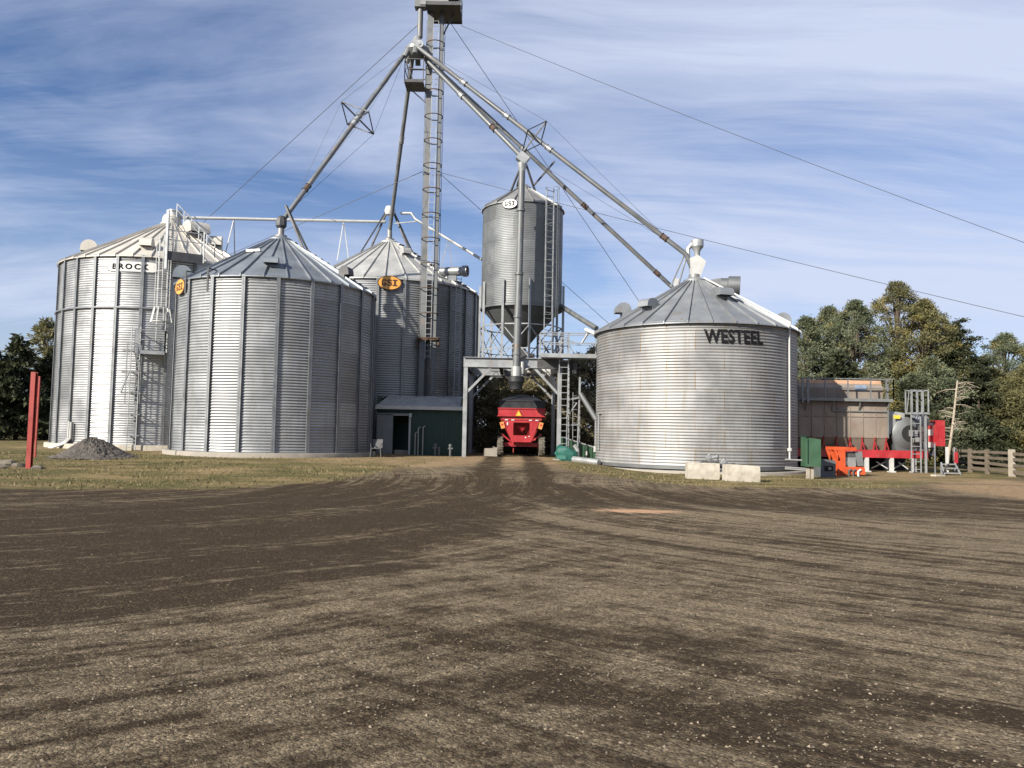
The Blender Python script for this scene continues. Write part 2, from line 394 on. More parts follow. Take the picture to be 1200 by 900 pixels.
def dark_at(x, y):
    best = 9e9; side = 1
    for (x0, y0), (x1, y1) in zip(BND, BND[1:]):
        dx, dy = x1 - x0, y1 - y0; s = max(0, min(1, ((x - x0) * dx + (y - y0) * dy) / (dx * dx + dy * dy)))
        qx, qy = x - x0 - s * dx, y - y0 - s * dy; d = math.hypot(qx, qy)
        if d < best: best = d; side = 1 if (dx * qy - dy * qx) < 0 else -1
    sd = best * side            # + on the worn, dark side (left of the boundary)
    d = .12 + .84 * sstep(-.45, .85, sd) * (1 - .35 * sstep(5, 11, sd)) * (1 - .95 * sstep(21, 28, y)) + .16 * (1 - sstep(4.5, 7, y))
    if y > 21: d = max(d, .12 + .8 * (1 - sstep(.3, .75, abs(x + .85))), .12 + .75 * (1 - sstep(.25, .7, abs(x - .95))))
    # worn band that leaves the road to the right
    if x > .4:
        mid = 20.5 - .05 * (x - 2) + .0 * x; w = 2.8
        d = max(d, .12 + .72 * (1 - sstep(w * .6, w * 1.5, abs(y - mid))))
    # tyre arcs curving away to the right
    r = math.hypot(x - 16, y - 24)
    for rc, wd, am in ((18.2, .28, .65), (16.3, .22, .5), (20.4, .4, .35), (21.3, .3, .3)):
        if x > -.5: d = max(d, .12 + am * (1 - sstep(wd * .4, wd * 1.6, abs(r - rc))))
    if 3.5 < y < 8 and x > -1: d = max(d, .12 + .45 * (1 - sstep(.1, .55, abs(y - 6.5 + .06 * x))), .12 + .4 * (1 - sstep(.1, .4, abs(y - 5.0 + .12 * (x - 1)))))
    return d
def build_ground():
    ys = [-40, -20, -8, -3, 0, 1.5, 2.5] + list(np.arange(3, 46, .25)) + [47, 49, 52, 56, 62, 70, 80, 95, 115, 140, 180, 240, 330, 450, 700]
    xs = [-600, -350, -220, -150, -110, -80, -65, -55, -46, -40, -36, -32] + list(np.arange(-29, 29.01, .3)) + [32, 36, 40, 46, 55, 65, 80, 110, 150, 220, 350, 600]
    nx, ny = len(xs), len(ys)
    vs, g, d, di = [], [], [], []
    rnd = random.Random(3)
    ph = [(rnd.uniform(.3, 1.6), rnd.uniform(.3, 1.6), rnd.uniform(0, 6)) for _ in range(9)]
    for y in ys:
        for x in xs:
            z = gz(x, y)
            dk = dark_at(x, y)
            if abs(x) < 30 and y < 46:
                z += .012 * sum(math.sin(a * x + b * y + c) for a, b, c in ph) / 2.2 - .03 * max(0, dk - .5)
            lg, rg = left_grass(x, y), right_grass(x, y)
            gr = max(lg if x < 0 else -9, rg if x > 0 else -9)
            if y > 47: gr = 2
            vs.append((x, y, z)); d.append(dk)
            # bare dirt: in front of the shed, by the dryer, beside the road and along the bin footings
            dd = 0
            dd = max(dd, sstep(-12.5, -7.5, x) * (1 - sstep(-2.8, -1.6, x)) * sstep(26.0, 31.5, y))
            dd = max(dd, (1 - sstep(5.0, 6.3, math.hypot(x + 11.42, y - 38))) , (1 - sstep(6.0, 7.4, math.hypot(x + 19.85, y - 45))), (1 - sstep(4.9, 5.8, math.hypot(x - 8.56, y - 37))))
            if x < -7: dd = max(dd, .5 * sstep(27, 31, y) * (1 - sstep(37, 42, y)))
            if x > 9: dd = max(dd, sstep(11.5, 13.5, x) * sstep(27.5, 30.5, y) * (1 - sstep(19, 21, x)), .9 * sstep(12.5, 16, x) * sstep(20.5, 23, y) * (1 - sstep(27, 30, y)))
            dd = max(dd, .85 * sstep(31, 36, y) * (1 - sstep(1.6, 2.4, abs(x))) * (1 - sstep(.2, .55, min(abs(abs(x) - 1.05), 9))) * .0)
            if y > 26 and abs(x) < 2.4: dd = max(dd, .8 * sstep(26, 34, y) * (1 - min(1, 1.2 * max(0, dk - .35))))
            if dd > .3: gr = min(gr, .15 + (1 - dd) * .8)
            g.append(gr); di.append(dd)
    fs = [(j * nx + i, j * nx + i + 1, (j + 1) * nx + i + 1, (j + 1) * nx + i) for j in range(ny - 1) for i in range(nx - 1)]
    me = bpy.data.meshes.new('ground'); me.from_pydata(vs, [], fs)
    for k, arr in (('grass', g), ('dark', d), ('dirt', di)):
        a = me.attributes.new(k, 'FLOAT', 'POINT'); a.data.foreach_set('value', np.array(arr, np.float32))
    me.materials.append(ground_mat()); me.polygons.foreach_set('use_smooth', [True] * len(me.polygons)); me.update()
    o = bpy.data.objects.new('ground', me); col.objects.link(o); o['kind'] = 'structure'; o['label'] = 'worn brown gravel yard and turf around the grain bins'
    return o
build_ground()

def pebbles():
    N = 12000
    u = RNG.random(N); y = 3.4 + 15 * u ** 2.0; x = (RNG.random(N) * 2 - 1) * (y * .78 + .6)
    keep = np.array([RNG.random() < (1.15 - dark_at(a, b)) for a, b in zip(x, y)])
    x, y = x[keep], y[keep]; n = len(x)
    s = .005 + .009 * RNG.random(n) ** 4 + .0003 * y
    base = np.array([[1, 0, 0], [0, 1, 0], [-1, 0, 0], [0, -1, 0], [0, 0, .7], [0, 0, -.5]], np.float32)
    tri = [(0, 1, 4), (1, 2, 4), (2, 3, 4), (3, 0, 4)]
    P = base[None] * s[:, None, None] * (0.6 + .8 * RNG.random((n, 6, 3)))
    a = RNG.random(n) * 6.28; ca, sa = np.cos(a)[:, None], np.sin(a)[:, None]
    Q = P.copy(); Q[..., 0] = P[..., 0] * ca - P[..., 1] * sa; Q[..., 1] = P[..., 0] * sa + P[..., 1] * ca
    Q += np.stack([x, y, np.array([gz(i, j) for i, j in zip(x, y)]) + s * .25], 1)[:, None]
    T = np.concatenate([Q[:, t] for t in tri], 1).reshape(-1, 3)
    tint = np.repeat(RNG.random(n), 4)
    m, t, b, pos = new_mat('loose_gravel')
    t.link(t.mix(t.attr('tint'), (.055, .044, .033), (.21, .17, .122)), b.inputs['Base Color']); b.inputs['Roughness'].default_value = .9
    o = raw_mesh('gravel', T, 3, m, attrs={'tint': tint}); tag(o, 'loose gravel stones scattered over the yard', 'gravel', kind='stuff')
pebbles()

def grass():
    pts = []
    while len(pts) < 20000:
        if RNG.random() < .68: x, y = -30 + 28 * RNG.random(), 19.3 + 15 * RNG.random() ** 1.2; g = left_grass(x, y)
        else: x, y = 1.5 + 20 * RNG.random(), 24.3 + 8 * RNG.random(); g = right_grass(x, y)
        if math.hypot(x + 11.42, y - 38) < 5.2 or math.hypot(x - 8.56, y - 37) < 5.2 or math.hypot(x + 19.85, y - 45) < 6.2: continue
        if -9.5 < x < 2 and y > 29.5 and RNG.random() < .9: continue
        if x > 12 and y > 28.5 and RNG.random() < .93: continue
        if g > -.2 + .5 * RNG.random() and .5 + .5 * math.sin(x * 1.1 + 2.1 * math.sin(y * .8)) * math.sin(y * 1.7 + math.sin(x * .6)) > RNG.random() * .9: pts.append((x, y))
    pts = np.array(pts); n = len(pts)
    z = np.array([gz(*p) for p in pts]); a = RNG.random(n) * 6.28
    h = .02 + .085 * RNG.random(n) ** 2.2; w = .014 + .014 * RNG.random(n); lean = (RNG.random((n, 2)) - .5) * h[:, None] * 1.4
    B = np.stack([pts[:, 0], pts[:, 1], z - .01], 1); sx = np.stack([np.cos(a) * w, np.sin(a) * w, 0 * a], 1)
    T = np.stack([B - sx, B + sx, B + np.stack([lean[:, 0], lean[:, 1], h], 1)], 1).reshape(-1, 3)
    clump = (np.sin(pts[:, 0] * .9 + 1.3 * np.sin(pts[:, 1] * .7)) * np.sin(pts[:, 1] * 1.1) * .5 + .5)
    o = raw_mesh('grass', T, 3, GRASSM, attrs={'tint': np.clip(clump * .6 + RNG.random(n) * .5, 0, 1), 'gold': (RNG.random(n) < .35) * RNG.random(n)})
    tag(o, 'short dry autumn grass on the verges before the bins', 'grass', kind='stuff')
grass()

# ------------------------------------------------------------------ bins
def wall_mesh(name, m, root, cx, cy, R, z0, z1, pitch, amp, ringh, npan, phase=0.0, nseg=96):
    rows = int((z1 - z0) / pitch * 6); zs = np.linspace(z0, z1, rows + 1)
    rr = R + amp * np.sin((zs - z0) / pitch * 2 * PI)
    hw = .02 / R; cuts = [2 * PI * i / (2 * npan) for i in range(2 * npan)]
    base = [a for a in np.arange(nseg) / nseg * 2 * PI if min(abs(a - c) for c in cuts + [2 * PI]) > 2 * hw]
    an = np.array(sorted(base + [c - hw for c in cuts] + [c + hw for c in cuts])); nseg = len(an); mid = (an + np.append(an[1:], an[0] + 2 * PI)) / 2; an = an + phase
    o_ = ORG[root.name]
    vx = cx + rr[:, None] * np.sin(an)[None] - o_.x; vy = cy - rr[:, None] * np.cos(an)[None] - o_.y
    vz = np.repeat(zs[:, None], nseg, 1) - o_.z
    v = np.stack([vx, vy, vz], -1).reshape(-1, 3)
    j, i = np.meshgrid(np.arange(rows), np.arange(nseg), indexing='ij')
    q = np.stack([j * nseg + i, j * nseg + (i + 1) % nseg, (j + 1) * nseg + (i + 1) % nseg, (j + 1) * nseg + i], -1).reshape(-1, 4)
    ring = ((zs[:-1] - z0) / ringh).astype(int)
    rt = RNG.random((40, npan))
    u = mid[None] / (2 * PI) * npan + (ring[:, None] % 2) * .5
    pan = np.floor(u + 1e-6).astype(int) % npan
    sm = (np.abs(u - np.round(u)) * 2 * PI / npan < hw * .9).astype(np.float32)
    fz = (zs[:-1] - z0) / ringh; sm = np.maximum(sm, (np.abs(fz - np.round(fz)) * ringh < .018)[:, None] * .55)
    val = rt[ring[:, None], pan]
    me = bpy.data.meshes.new(name); me.from_pydata(v.tolist(), [], q.tolist())
    a = me.attributes.new('panel', 'FLOAT', 'FACE'); a.data.foreach_set('value', val.astype(np.float32).ravel())
    a = me.attributes.new('seam', 'FLOAT', 'FACE'); a.data.foreach_set('value', sm.astype(np.float32).ravel())
    me.materials.append(m); me.polygons.foreach_set('use_smooth', [True] * len(me.polygons)); me.update()
    ob = bpy.data.objects.new(name, me); col.objects.link(ob); ob.parent = root; ORG[ob.name] = o_
    return ob
def roof_mesh(root, m, cx, cy, R, ze, za, nrib, rtop=.45, over=.12, phase=0.0):
    b = MB(); k = (za - ze) / R; Ro = R + over
    def P(r, a, up=0): return V((cx, cy, za - k * r + up)) + nrm(a) * r
    n = nrib * 2
    def sag(i): return 0.0
    vs = []
    rad = [Ro, R * .62, R * .6, rtop]; upz = [0, 0, .015, .015]
    for r, u in zip(rad, upz):
        for i in range(n): vs.append(P(r, phase + 2 * PI * i / n, u))
    for i in range(n): vs.append(P(Ro, phase + 2 * PI * i / n, -.05))
    for i in range(n): vs.append(P(R - .02, phase + 2 * PI * i / n, -.06))
    fs = []
    L = len(rad)
    for j in range(L - 1):
        for i in range(n): fs.append((j * n + i, j * n + (i + 1) % n, (j + 1) * n + (i + 1) % n, (j + 1) * n + i))
    for i in range(n):
        fs.append((L * n + i, L * n + (i + 1) % n, (i + 1) % n, i))
        fs.append(((L + 1) * n + i, (L + 1) * n + (i + 1) % n, L * n + (i + 1) % n, L * n + i))
    b.add(vs, fs)
    for i in range(nrib):
        a = phase + 2 * PI * (i + .5) / nrib; t = tan_(a) * .028
        p, q = P(Ro + .03, a), P(rtop, a)
        up = V((0, 0, .095)); dn = V((0, 0, -.03))
        b.hexa([p - t + dn, p + t + dn, q + t + dn, q - t + dn, p - t * .7 + up, p + t * .7 + up, q + t * .7 + up, q - t * .7 + up])
    roof = b.build('roof', m, root, smooth=20)
    c = MB(); zt = za - k * rtop
    c.lathe([(rtop + .12, zt - .06), (rtop + .12, zt + .07), (rtop + .02, zt + .12), (.25, zt + .22), (.0, zt + .24)], (cx, cy, 0), 24)
    c.build('roof_cap', m, root)
    return roof
def hood(root, m, P, a, w=.55, h=.5, L=.7, name='roof_vent', dark_end=True):
    """gooseneck roof vent: a rounded hump whose mouth opens downwards on the downhill side (azimuth a)"""
    b = MB(); o, s, z = nrm(a), tan_(a), V((0, 0, 1))
    prof = [(-.42 * L, -.25), (-.46 * L, h * .45)] + [(-.5 * L * math.cos(PI * i / 10) * (.92 if i < 5 else 1.0), h * .45 + h * .55 * math.sin(PI * i / 10)) for i in range(1, 10)] + [(.5 * L, h * .40), (.52 * L, h * .22), (.10 * L, h * .22), (.10 * L, -.3)]
    b.prism([P + o * u + z * v - s * (w / 2) for u, v in prof], s * w)
    v = b.build(name, m, root, smooth=30)
    if dark_end:
        t = MB(); t.box(P + o * (L * .31) + z * (h * .21), (w * .86, L * .36, .012), s, o, z); t.build('throat_shade', DARK, v)  # near-black plate imitates the shaded open mouth of the solid hood
    return v
def stiffeners(root, m, cx, cy, R, z0, z1, n, phase):
    for i in range(n):
        a = phase + 2 * PI * i / n; o, s = nrm(a), tan_(a); c = V((cx, cy, 0)) + o * R
        b = MB(); z = V((0, 0, 1)); zc = (z0 + z1) / 2; H = z1 - z0
        b.box(c + o * .045 + z * zc, (.02, .10, H), s, o, z)
        for sg in (-1, 1):
            b.box(c + o * .095 + s * (sg * .04) + z * zc, (.07, .014, H), s, o, z)
            b.box(c + o * .03 + s * (sg * .065) + z * zc, (.012, .05, H), s, o, z)
        b.build('stiffener', m, root, smooth=0)
def footing(root, m, cx, cy, R, zt, zb):
    b = MB(); n = 48
    b.lathe([(R - .3, zt), (R + .28, zt), (R + .30, zt - .03), (R + .30, zb)], (cx, cy, 0), n)
    return b.build('footing', m, root)
def text_mesh(body, size, bold=0.0, shear=0.0, space=1.0):
    cu = bpy.data.curves.new('lettering', 'FONT'); cu.body = body; cu.size = size; cu.offset = bold; cu.shear = shear; cu.space_character = space
    cu.align_x = 'CENTER'; cu.align_y = 'CENTER'; cu.resolution_u = 3
    o = bpy.data.objects.new('lettering', cu); col.objects.link(o)
    dg = bpy.context.evaluated_depsgraph_get(); me = bpy.data.meshes.new_from_object(o.evaluated_get(dg))
    v = [tuple(p.co[:2]) for p in me.vertices]; f = [tuple(p.vertices) for p in me.polygons]
    bpy.data.objects.remove(o); bpy.data.curves.remove(cu); bpy.data.meshes.remove(me)
    x0, x1 = min(p[0] for p in v), max(p[0] for p in v); y0, y1 = min(p[1] for p in v), max(p[1] for p in v)
    return [(p[0] - (x0 + x1) / 2, p[1] - (y0 + y1) / 2) for p in v], f, x1 - x0, y1 - y0
GLY = {'G': ["0111110", "1111111", "1100011", "1100000", "1100000", "1101111", "1101111", "1100011", "1111111", "0111110"],
       'S': ["0111110", "1111111", "1100011", "1111000", "0111110", "0011111", "0000111", "1100011", "1111111", "0111110"],
       'I': ["1111111", "1111111", "0011100", "0011100", "0011100", "0011100", "0011100", "0011100", "1111111", "1111111"]}
def slab_letters(word, w, h):
    """chunky slab lettering as rows of quads: list of (u, v) quads"""
    cw = w / (len(word) * 8 - 1); ch = h / 10; out = []
    for k, c in enumerate(word):
        for r, row in enumerate(GLY[c]):
            i = 0
            while i < 7:
                if row[i] == '1':
                    j = i
                    while j < 7 and row[j] == '1': j += 1
                    u0 = -w / 2 + (k * 8 + i) * cw; u1 = -w / 2 + (k * 8 + j) * cw; v1 = h / 2 - r * ch
                    out.append([(u0, v1 - ch), (u1, v1 - ch), (u1, v1), (u0, v1)]); i = j
                else: i += 1
    return out
def oval_sign(root, P, a, w, h, plate, ink, word):
    o, s, z = nrm(a), tan_(a), V((0, 0, 1))
    def Q(u, v, d): return P + s * u + z * v + o * d
    n = 28
    def ov(sc): return [(w / 2 * sc * math.cos(2 * PI * i / n), h / 2 * sc * math.sin(2 * PI * i / n)) for i in range(n)]
    rim = MB(); rim.prism([Q(u, v, 0) for u, v in ov(1.1)], o * .02); sg = rim.build('sign', ink, root)
    pl = MB(); pl.prism([Q(u, v, .021) for u, v in ov(1.0)], o * .012); pl.build('sign_face', plate, sg)
    lt = MB()
    for q in slab_letters(word, w * .7, h * .5): lt.add([Q(u, v, .037) for u, v in q], [(0, 1, 2, 3)])
    lt.build('lettering', ink, sg, smooth=0)
    return sg

ZF = V((0, 0, 1))
# ---- bin 1: grey bin in front of the left pair
def bin_front():
    cx, cy, R = -11.42, 38.0, 4.57; zg = .36; z0 = .55; ze, za = 8.18, 10.98
    root = thing('grain_bin', (cx, cy, zg), 'ribbed steel grain bin with bluish grey roof and dark spout boot on its peak', 'grain bin', 'galvanised grain bins')
    ph = azim(hit_cyl(323, 430, cx, cy, R), cx, cy)
    wall_mesh('wall', GALV, root, cx, cy, R, z0, ze, .125, .018, 1.12, 10, ph)
    stiffeners(root, STIFF, cx, cy, R, z0, ze - .03, 20, ph)
    footing(root, CONC, cx, cy, R, z0, zg - .25)
    roof_mesh(root, ROOFG, cx, cy, R, ze, za, 30, phase=.05)
    def rp(px, py):
        P = hit_cone(px, py, cx, cy, R, ze, za); return P, azim(P, cx, cy)
    P, a = rp(318, 312); hood(root, ROOFG, P, a, .62, .42, .8)
    a = azim(hit_cyl(203, 400, cx, cy, R), cx, cy) - .05; hood(root, ROOFG, V((cx, cy, ze + .15)) + nrm(a) * (R - .25), a, .55, .75, .85)
    a = 1.25; hood(root, DARKST, V((cx, cy, ze + .55)) + nrm(a) * (R - .9), a, .5, .55, .55)
    P, a = rp(297, 296); b = MB(); b.box(P + ZF * .1, (.75, .1, .12), tan_(a), nrm(a), ZF); b.build('roof_handle', WHITE, root)
    for px in (221, 246):
        a = azim(hit_cyl(px, 345, cx, cy, R), cx, cy); b = MB(); c = V((cx, cy, ze)) + nrm(a) * (R + .16)
        b.bar(c + ZF * .25, c - ZF * .75, .07); b.bar(c + ZF * .25, c + ZF * .25 - nrm(a) * .5, .05); b.build('eave_bracket', DARKST, root)
    P = hit_cyl(214, 336.5, cx, cy, R); a = azim(P, cx, cy)
    oval_sign(root, P + nrm(a) * .1, a, 1.05, .66, SIGNO, BRN, 'GSI')
    b = MB(); b.lathe([(.30, za - .25), (.30, za + .0), (.16, za + .04), (.15, za + .55)], (cx, cy, 0), 16); b.build('fill_neck', GALVW, root)
    # ladder on the far right side of the wall and a roof step run
    b = MB()
    a = 2.0; o, s = nrm(a), tan_(a); c = V((cx, cy, 0)) + o * (R + .18)
    b.ladder(c + ZF * z0, c + ZF * (ze + .4), s); b.build('ladder', FRAME, root)
    b = MB(); a = 1.55; o, s = nrm(a), tan_(a); k = (za - ze) / R
    for i in range(12):
        r = R - .3 - i * .32; p = V((cx, cy, za - k * r + .1)) + o * r; b.box(p, (.5, .12, .03), s, o, ZF); b.box(p - ZF * .05, (.04, .04, .1), s, o, ZF)
    b.build('roof_steps', GALVW, root)
    return cx, cy, R, ze, za
B1 = bin_front()

# ---- bin 2: pale roofed bin behind the bucket elevator
def bin_back():
    cx, cy, R = -7.72, 48.0, 5.49; zg = .36; z0 = .55; ze, za = 9.95, 13.35
    root = thing('grain_bin', (cx, cy, zg), 'tall ribbed grain bin with white roof and oval orange sign, behind the green shed', 'grain bin', 'galvanised grain bins')
    ph = azim(hit_cyl(441, 400, cx, cy, R), cx, cy)
    wall_mesh('wall', GALV, root, cx, cy, R, z0, ze, .125, .018, 1.12, 12, ph)
    stiffeners(root, STIFF, cx, cy, R, z0, ze - .03, 24, ph)
    footing(root, CONC, cx, cy, R, z0, zg - .25)
    roof_mesh(root, ROOFW, cx, cy, R, ze, za, 30, phase=.02)
    P = hit_cyl(456.5, 332, cx, cy, R); a = azim(P, cx, cy); oval_sign(root, P + nrm(a) * .14, a, 1.2, .72, SIGNO, BRN, 'GSI')
    def rp(px, py):
        P = hit_cone(px, py, cx, cy, R, ze, za); return P, azim(P, cx, cy)
    P, a = rp(475, 300); hood(root, ROOFW, P, a, .5, .5, .6)
    a = -1.35; hood(root, ROOFW, V((cx, cy, ze + .85)) + nrm(a) * (R - 1.25), a, .55, .85, .85)
    # big roof exhaust fan
    Pf = at(536, 318, 45.2); b = MB(); d = V((.95, -.25, .0)).normalized()
    b.cyl(Pf - d * 1.0, Pf + d * .35, .27, n=20, caps=False); b.lathe([(.27, .3), (.33, .36), (.33, .62), (.29, .62), (.26, .4)], Pf, 20, axis=d)
    b.box(Pf - d * .3 - ZF * .42, (.5, .4, .3)); fan = b.build('roof_fan', GALVB, root)
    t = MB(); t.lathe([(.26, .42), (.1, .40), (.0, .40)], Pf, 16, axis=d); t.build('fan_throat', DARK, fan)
    b = MB(); a = 1.1; o, s = nrm(a), tan_(a); k = (za - ze) / R
    for i in range(15):
        r = R - .1 - i * .32; p = V((cx, cy, za - k * r + .12)) + o * r; b.box(p, (.5, .14, .04), s, o, ZF); b.box(p - ZF * .05, (.05, .05, .12), s, o, ZF)
    b.build('roof_steps', GALVW, root)
    P = hit_cyl(533, 400, cx, cy, R); a = azim(P, cx, cy); c = V((cx, cy, 0)) + nrm(a) * (R + .2); b = MB()
    b.ladder(c + ZF * 2.6, c + ZF * (ze + .5), tan_(a)); b.build('ladder', FRAME, root)
    b = MB(); b.lathe([(.30, za - .25), (.30, za), (.16, za + .04), (.14, za + .65)], (cx, cy, 0), 16); b.build('fill_neck', GALVW, root)
    return cx, cy, R, ze, za
B2 = bin_back()

# ---- bin 3: far left bin with sunlit cream roof, ladders and platforms
def bin_left():
    cx, cy, R = -19.85, 45.0, 5.49; zg = .36; z0 = .62; ze, za = 10.25, 13.45
    root = thing('grain_bin', (cx, cy, zg), 'shiny steel grain bin at far left with sunlit cream roof, ladders and a white nameplate', 'grain bin', 'galvanised grain bins')
    ph = azim(hit_cyl(138.5, 313, cx, cy, R), cx, cy)
    wall_mesh('wall', GALVB, root, cx, cy, R, z0, ze, .12, .015, 1.12, 14, ph)
    stiffeners(root, STIFF, cx, cy, R, z0, ze - .03, 28, ph)
    footing(root, CONCW, cx, cy, R, z0, zg - .25)
    roof_mesh(root, ROOFC, cx, cy, R, ze, za, 40, rtop=.5, phase=.02)
    zr = hit_cyl(135, 360, cx, cy, R).z; b = MB(); b.lathe([(R + .05, zr - .035), (R + .13, zr - .035), (R + .13, zr + .035), (R + .05, zr + .035)], (cx, cy, 0), 56); b.build('wind_ring', STIFF, root)
    k = (za - ze) / R
    def rp(px, py):
        P = hit_cone(px, py, cx, cy, R, ze, za); return P, azim(P, cx, cy)
    a = -1.05; hood(root, ROOFC, V((cx, cy, za - k * (R - 1.35) + .05)) + nrm(-1.25) * (R - 1.35), -1.25, .7, .8, .9)
    P, a = rp(172, 292); hood(root, ROOFC, P, a, .6, .6, .7)
    P = at(229, 276, 44.0); hood(root, ROOFC, V((P.x, P.y, za - k * math.hypot(P.x - cx, P.y - cy))), .75, 1.1, .9, 1.5)
    P = at(252, 300, 44.2); hood(root, ROOFC, V((P.x, P.y, za - k * math.hypot(P.x - cx, P.y - cy))), .2, .7, .7, .6)
    b = MB(); b.lathe([(.55, za - .2), (.5, za + .15), (.42, za + .3)], (cx, cy, 0), 24); b.build('peak_ring', ROOFC, root)
    b = MB(); pc = at(204, 262, cy); b.cyl((pc.x, pc.y, za + .0), (pc.x, pc.y, za + .5), .38, .36, 20); b.cyl((pc.x, pc.y, za + .5), (pc.x, pc.y, za + .58), .42, .40, 20); b.build('cap_drum', SILVER, root)
    # nameplate, rolled to the wall
    P = hit_cyl(155, 312.5, cx, cy, R); a0 = azim(P, cx, cy); zc = P.z; w, h = 2.35, .5
    def Q(u, v, d): return V((cx, cy, zc + v)) + nrm(a0 + u / R) * (R + d)
    def plate(w, h, d):
        b = MB(); n = 16; us = [-w / 2 + w * i / n for i in range(n + 1)]
        def hh(u): return h / 2 * (1 if abs(u) < w / 2 - .12 else .72)
        vs = [Q(u, -hh(u), d) for u in us] + [Q(u, hh(u), d) for u in us] + [Q(u, -hh(u), d - .015) for u in us] + [Q(u, hh(u), d - .015) for u in us]
        m = n + 1; fs = []
        for i in range(n): fs += [(i, i + 1, m + i + 1, m + i), (2 * m + i + 1, 2 * m + i, i, i + 1)[::-1], (m + i, m + i + 1, 3 * m + i + 1, 3 * m + i)]
        fs += [(0, m, 3 * m, 2 * m), (n, 2 * m + n, 3 * m + n, m + n)]
        return b.add(vs, fs)
    sg = plate(w + .09, h + .09, .035).build('sign', GREYBOX, root); plate(w, h, .048).build('sign_face', SIGNW, sg)
    v, f, tw, th = text_mesh('BROCK', .5, .020, 0, 1.4); sx, sy = 1.79 / tw, .3 / th
    b = MB(); b.add([Q(x * sx - .08, y * sy, .060) for x, y in v], f); b.build('lettering', BLK, sg, smooth=0)
    # upper caged ladder
    def lad(px0, py0, px1, py1, off=.25):
        A, B = hit_cyl(px0, py0, cx, cy, R), hit_cyl(px1, py1, cx, cy, R); a = azim(A, cx, cy); c = V((cx, cy, 0)) + nrm(a) * (R + off)
        return c + ZF * A.z, c + ZF * B.z, tan_(a), nrm(a), a
    p0, p1, s, o, a = lad(188, 405, 190, 310); p1.z = ze + .9
    b = MB(); b.ladder(p0, p1, s); l = b.build('ladder', FRAME, root)
    b = MB(); zc0 = hit_cyl(186, 362, cx, cy, R).z; q0 = V((p0.x, p0.y, zc0)); q1 = V((p1.x, p1.y, ze + .9))
    b.cage(q0, q1, s, o, .72, 1.0)
    # flared bottom of the cage
    ang = [PI * i / 10 for i in range(11)]
    f0 = [q0 + s * (.36 * math.cos(t)) + o * (.68 * math.sin(t)) for t in ang]; f1 = [q0 - ZF * .75 + s * (.5 * math.cos(t)) + o * (.95 * math.sin(t)) for t in ang]
    for i in range(0, 11, 2): b.bar(f0[i], f1[i], .05)
    b.tube(f1, .03, 5); b.build('cage', WHITE, l)
    # mid platform
    A = hit_cyl(164, 413, cx, cy, R); Bp = hit_cyl(193, 413, cx, cy, R); a1, a2 = azim(A, cx, cy), azim(Bp, cx, cy); zp = A.z
    am = (a1 + a2) / 2; s, o = tan_(am), nrm(am); c = V((cx, cy, zp)) + o * (R + .5); wd = 1.35
    b = MB(); b.box(c, (wd, .85, .06), s, o, ZF)
    b.box(c - ZF * .06 + o * .4, (wd, .06, .16), s, o, ZF)
    for sg_ in (-1, 1): b.bar(c + s * (sg_ * wd * .48) - o * .4 - ZF * .9, c + s * (sg_ * wd * .48) + o * .35, .05)
    pl = b.build('platform', FRAME, root)
    b = MB(); e = [c + s * (-wd / 2) - o * .4, c + s * (-wd / 2) + o * .4, c + s * (wd / 2) + o * .4, c + s * (wd / 2) - o * .4]; b.rail(e, 1.05); b.build('railing', FRAME, pl)
    b = MB(); b.box(c + s * (-wd / 2 + .1) + o * .42 + ZF * .5, (.22, .03, 1.15), s, o, ZF); b.build('kick_panel', SILVER, pl)
    # lower ladder with stand-off brackets
    p0, p1, s, o, a = lad(156.5, 524, 160, 405, .45)
    p0.z = zg; b = MB(); b.ladder(p0, p1 + ZF * .9, s); l2 = b.build('ladder', FRAME, root)
    L = p1.z - p0.z
    for i in range(5):
        b = MB(); q = p0 + ZF * (L * (.14 + .2 * i))
        for sg_ in (-.21, .21): b.bar(q + s * sg_, q + s * sg_ - o * .45, .05)
        b.bar(q - s * .6, q + s * .35, .05)
        if i == 2: b.bar(q - s * .6 + ZF * .0, q - s * .25 + ZF * 1.1, .06)
        b.build('ladder_bracket', STIFF, l2)
    b = MB(); b.cage(p0 + ZF * 2.3, p1, s, o, .72, 1.15, .013); b.build('cage', STIFF, l2)
    # eave platform with tall posts at the right
    a = azim(hit_cyl(213, 330, cx, cy, R), cx, cy); s, o = tan_(a), nrm(a); c = V((cx, cy, ze + .1)) + o * (R + .35); wd = 1.75
    b = MB(); b.box(c, (wd, 1.0, .06), s, o, ZF); b.box(c - ZF * .22 + o * .5, (wd, .05, .42), s, o, ZF)
    pl = b.build('eave_platform', DARKST, root)
    b = MB(); e = [c + s * (-wd / 2) - o * .5, c + s * (-wd / 2) + o * .5, c + s * (wd / 2) + o * .5, c + s * (wd / 2) - o * .5]; b.rail(e, 1.1, mid=True)
    b.bar(e[1] - ZF * .9, e[1] + ZF * 2.1, .12); b.bar(e[2] - ZF * .4, e[2] + ZF * 1.2, .07); b.build('railing', FRAME, pl)
    b = MB(); r0 = V((cx, cy, ze + .35)) + nrm(a - .1) * (R - .1); r1 = V((cx, cy, za + .15)) + nrm(a - .1) * .6
    b.ladder(r0, r1, tan_(a - .1), .5); b.build('roof_ladder', FRAME, root)
    b = MB(); aa = a + .3; r0 = V((cx, cy, ze + .3)) + nrm(aa) * (R - .1); r1 = V((cx, cy, za + .1)) + nrm(aa) * .6
    b.rail([r0, r1], .8); b.build('roof_handrail', FRAME, root)
    # conduit at the foot
    b = MB(); P = hit_cyl(84, 500, cx, cy, R); a = azim(P, cx, cy); c = V((cx, cy, 0)) + nrm(a) * (R + .15)
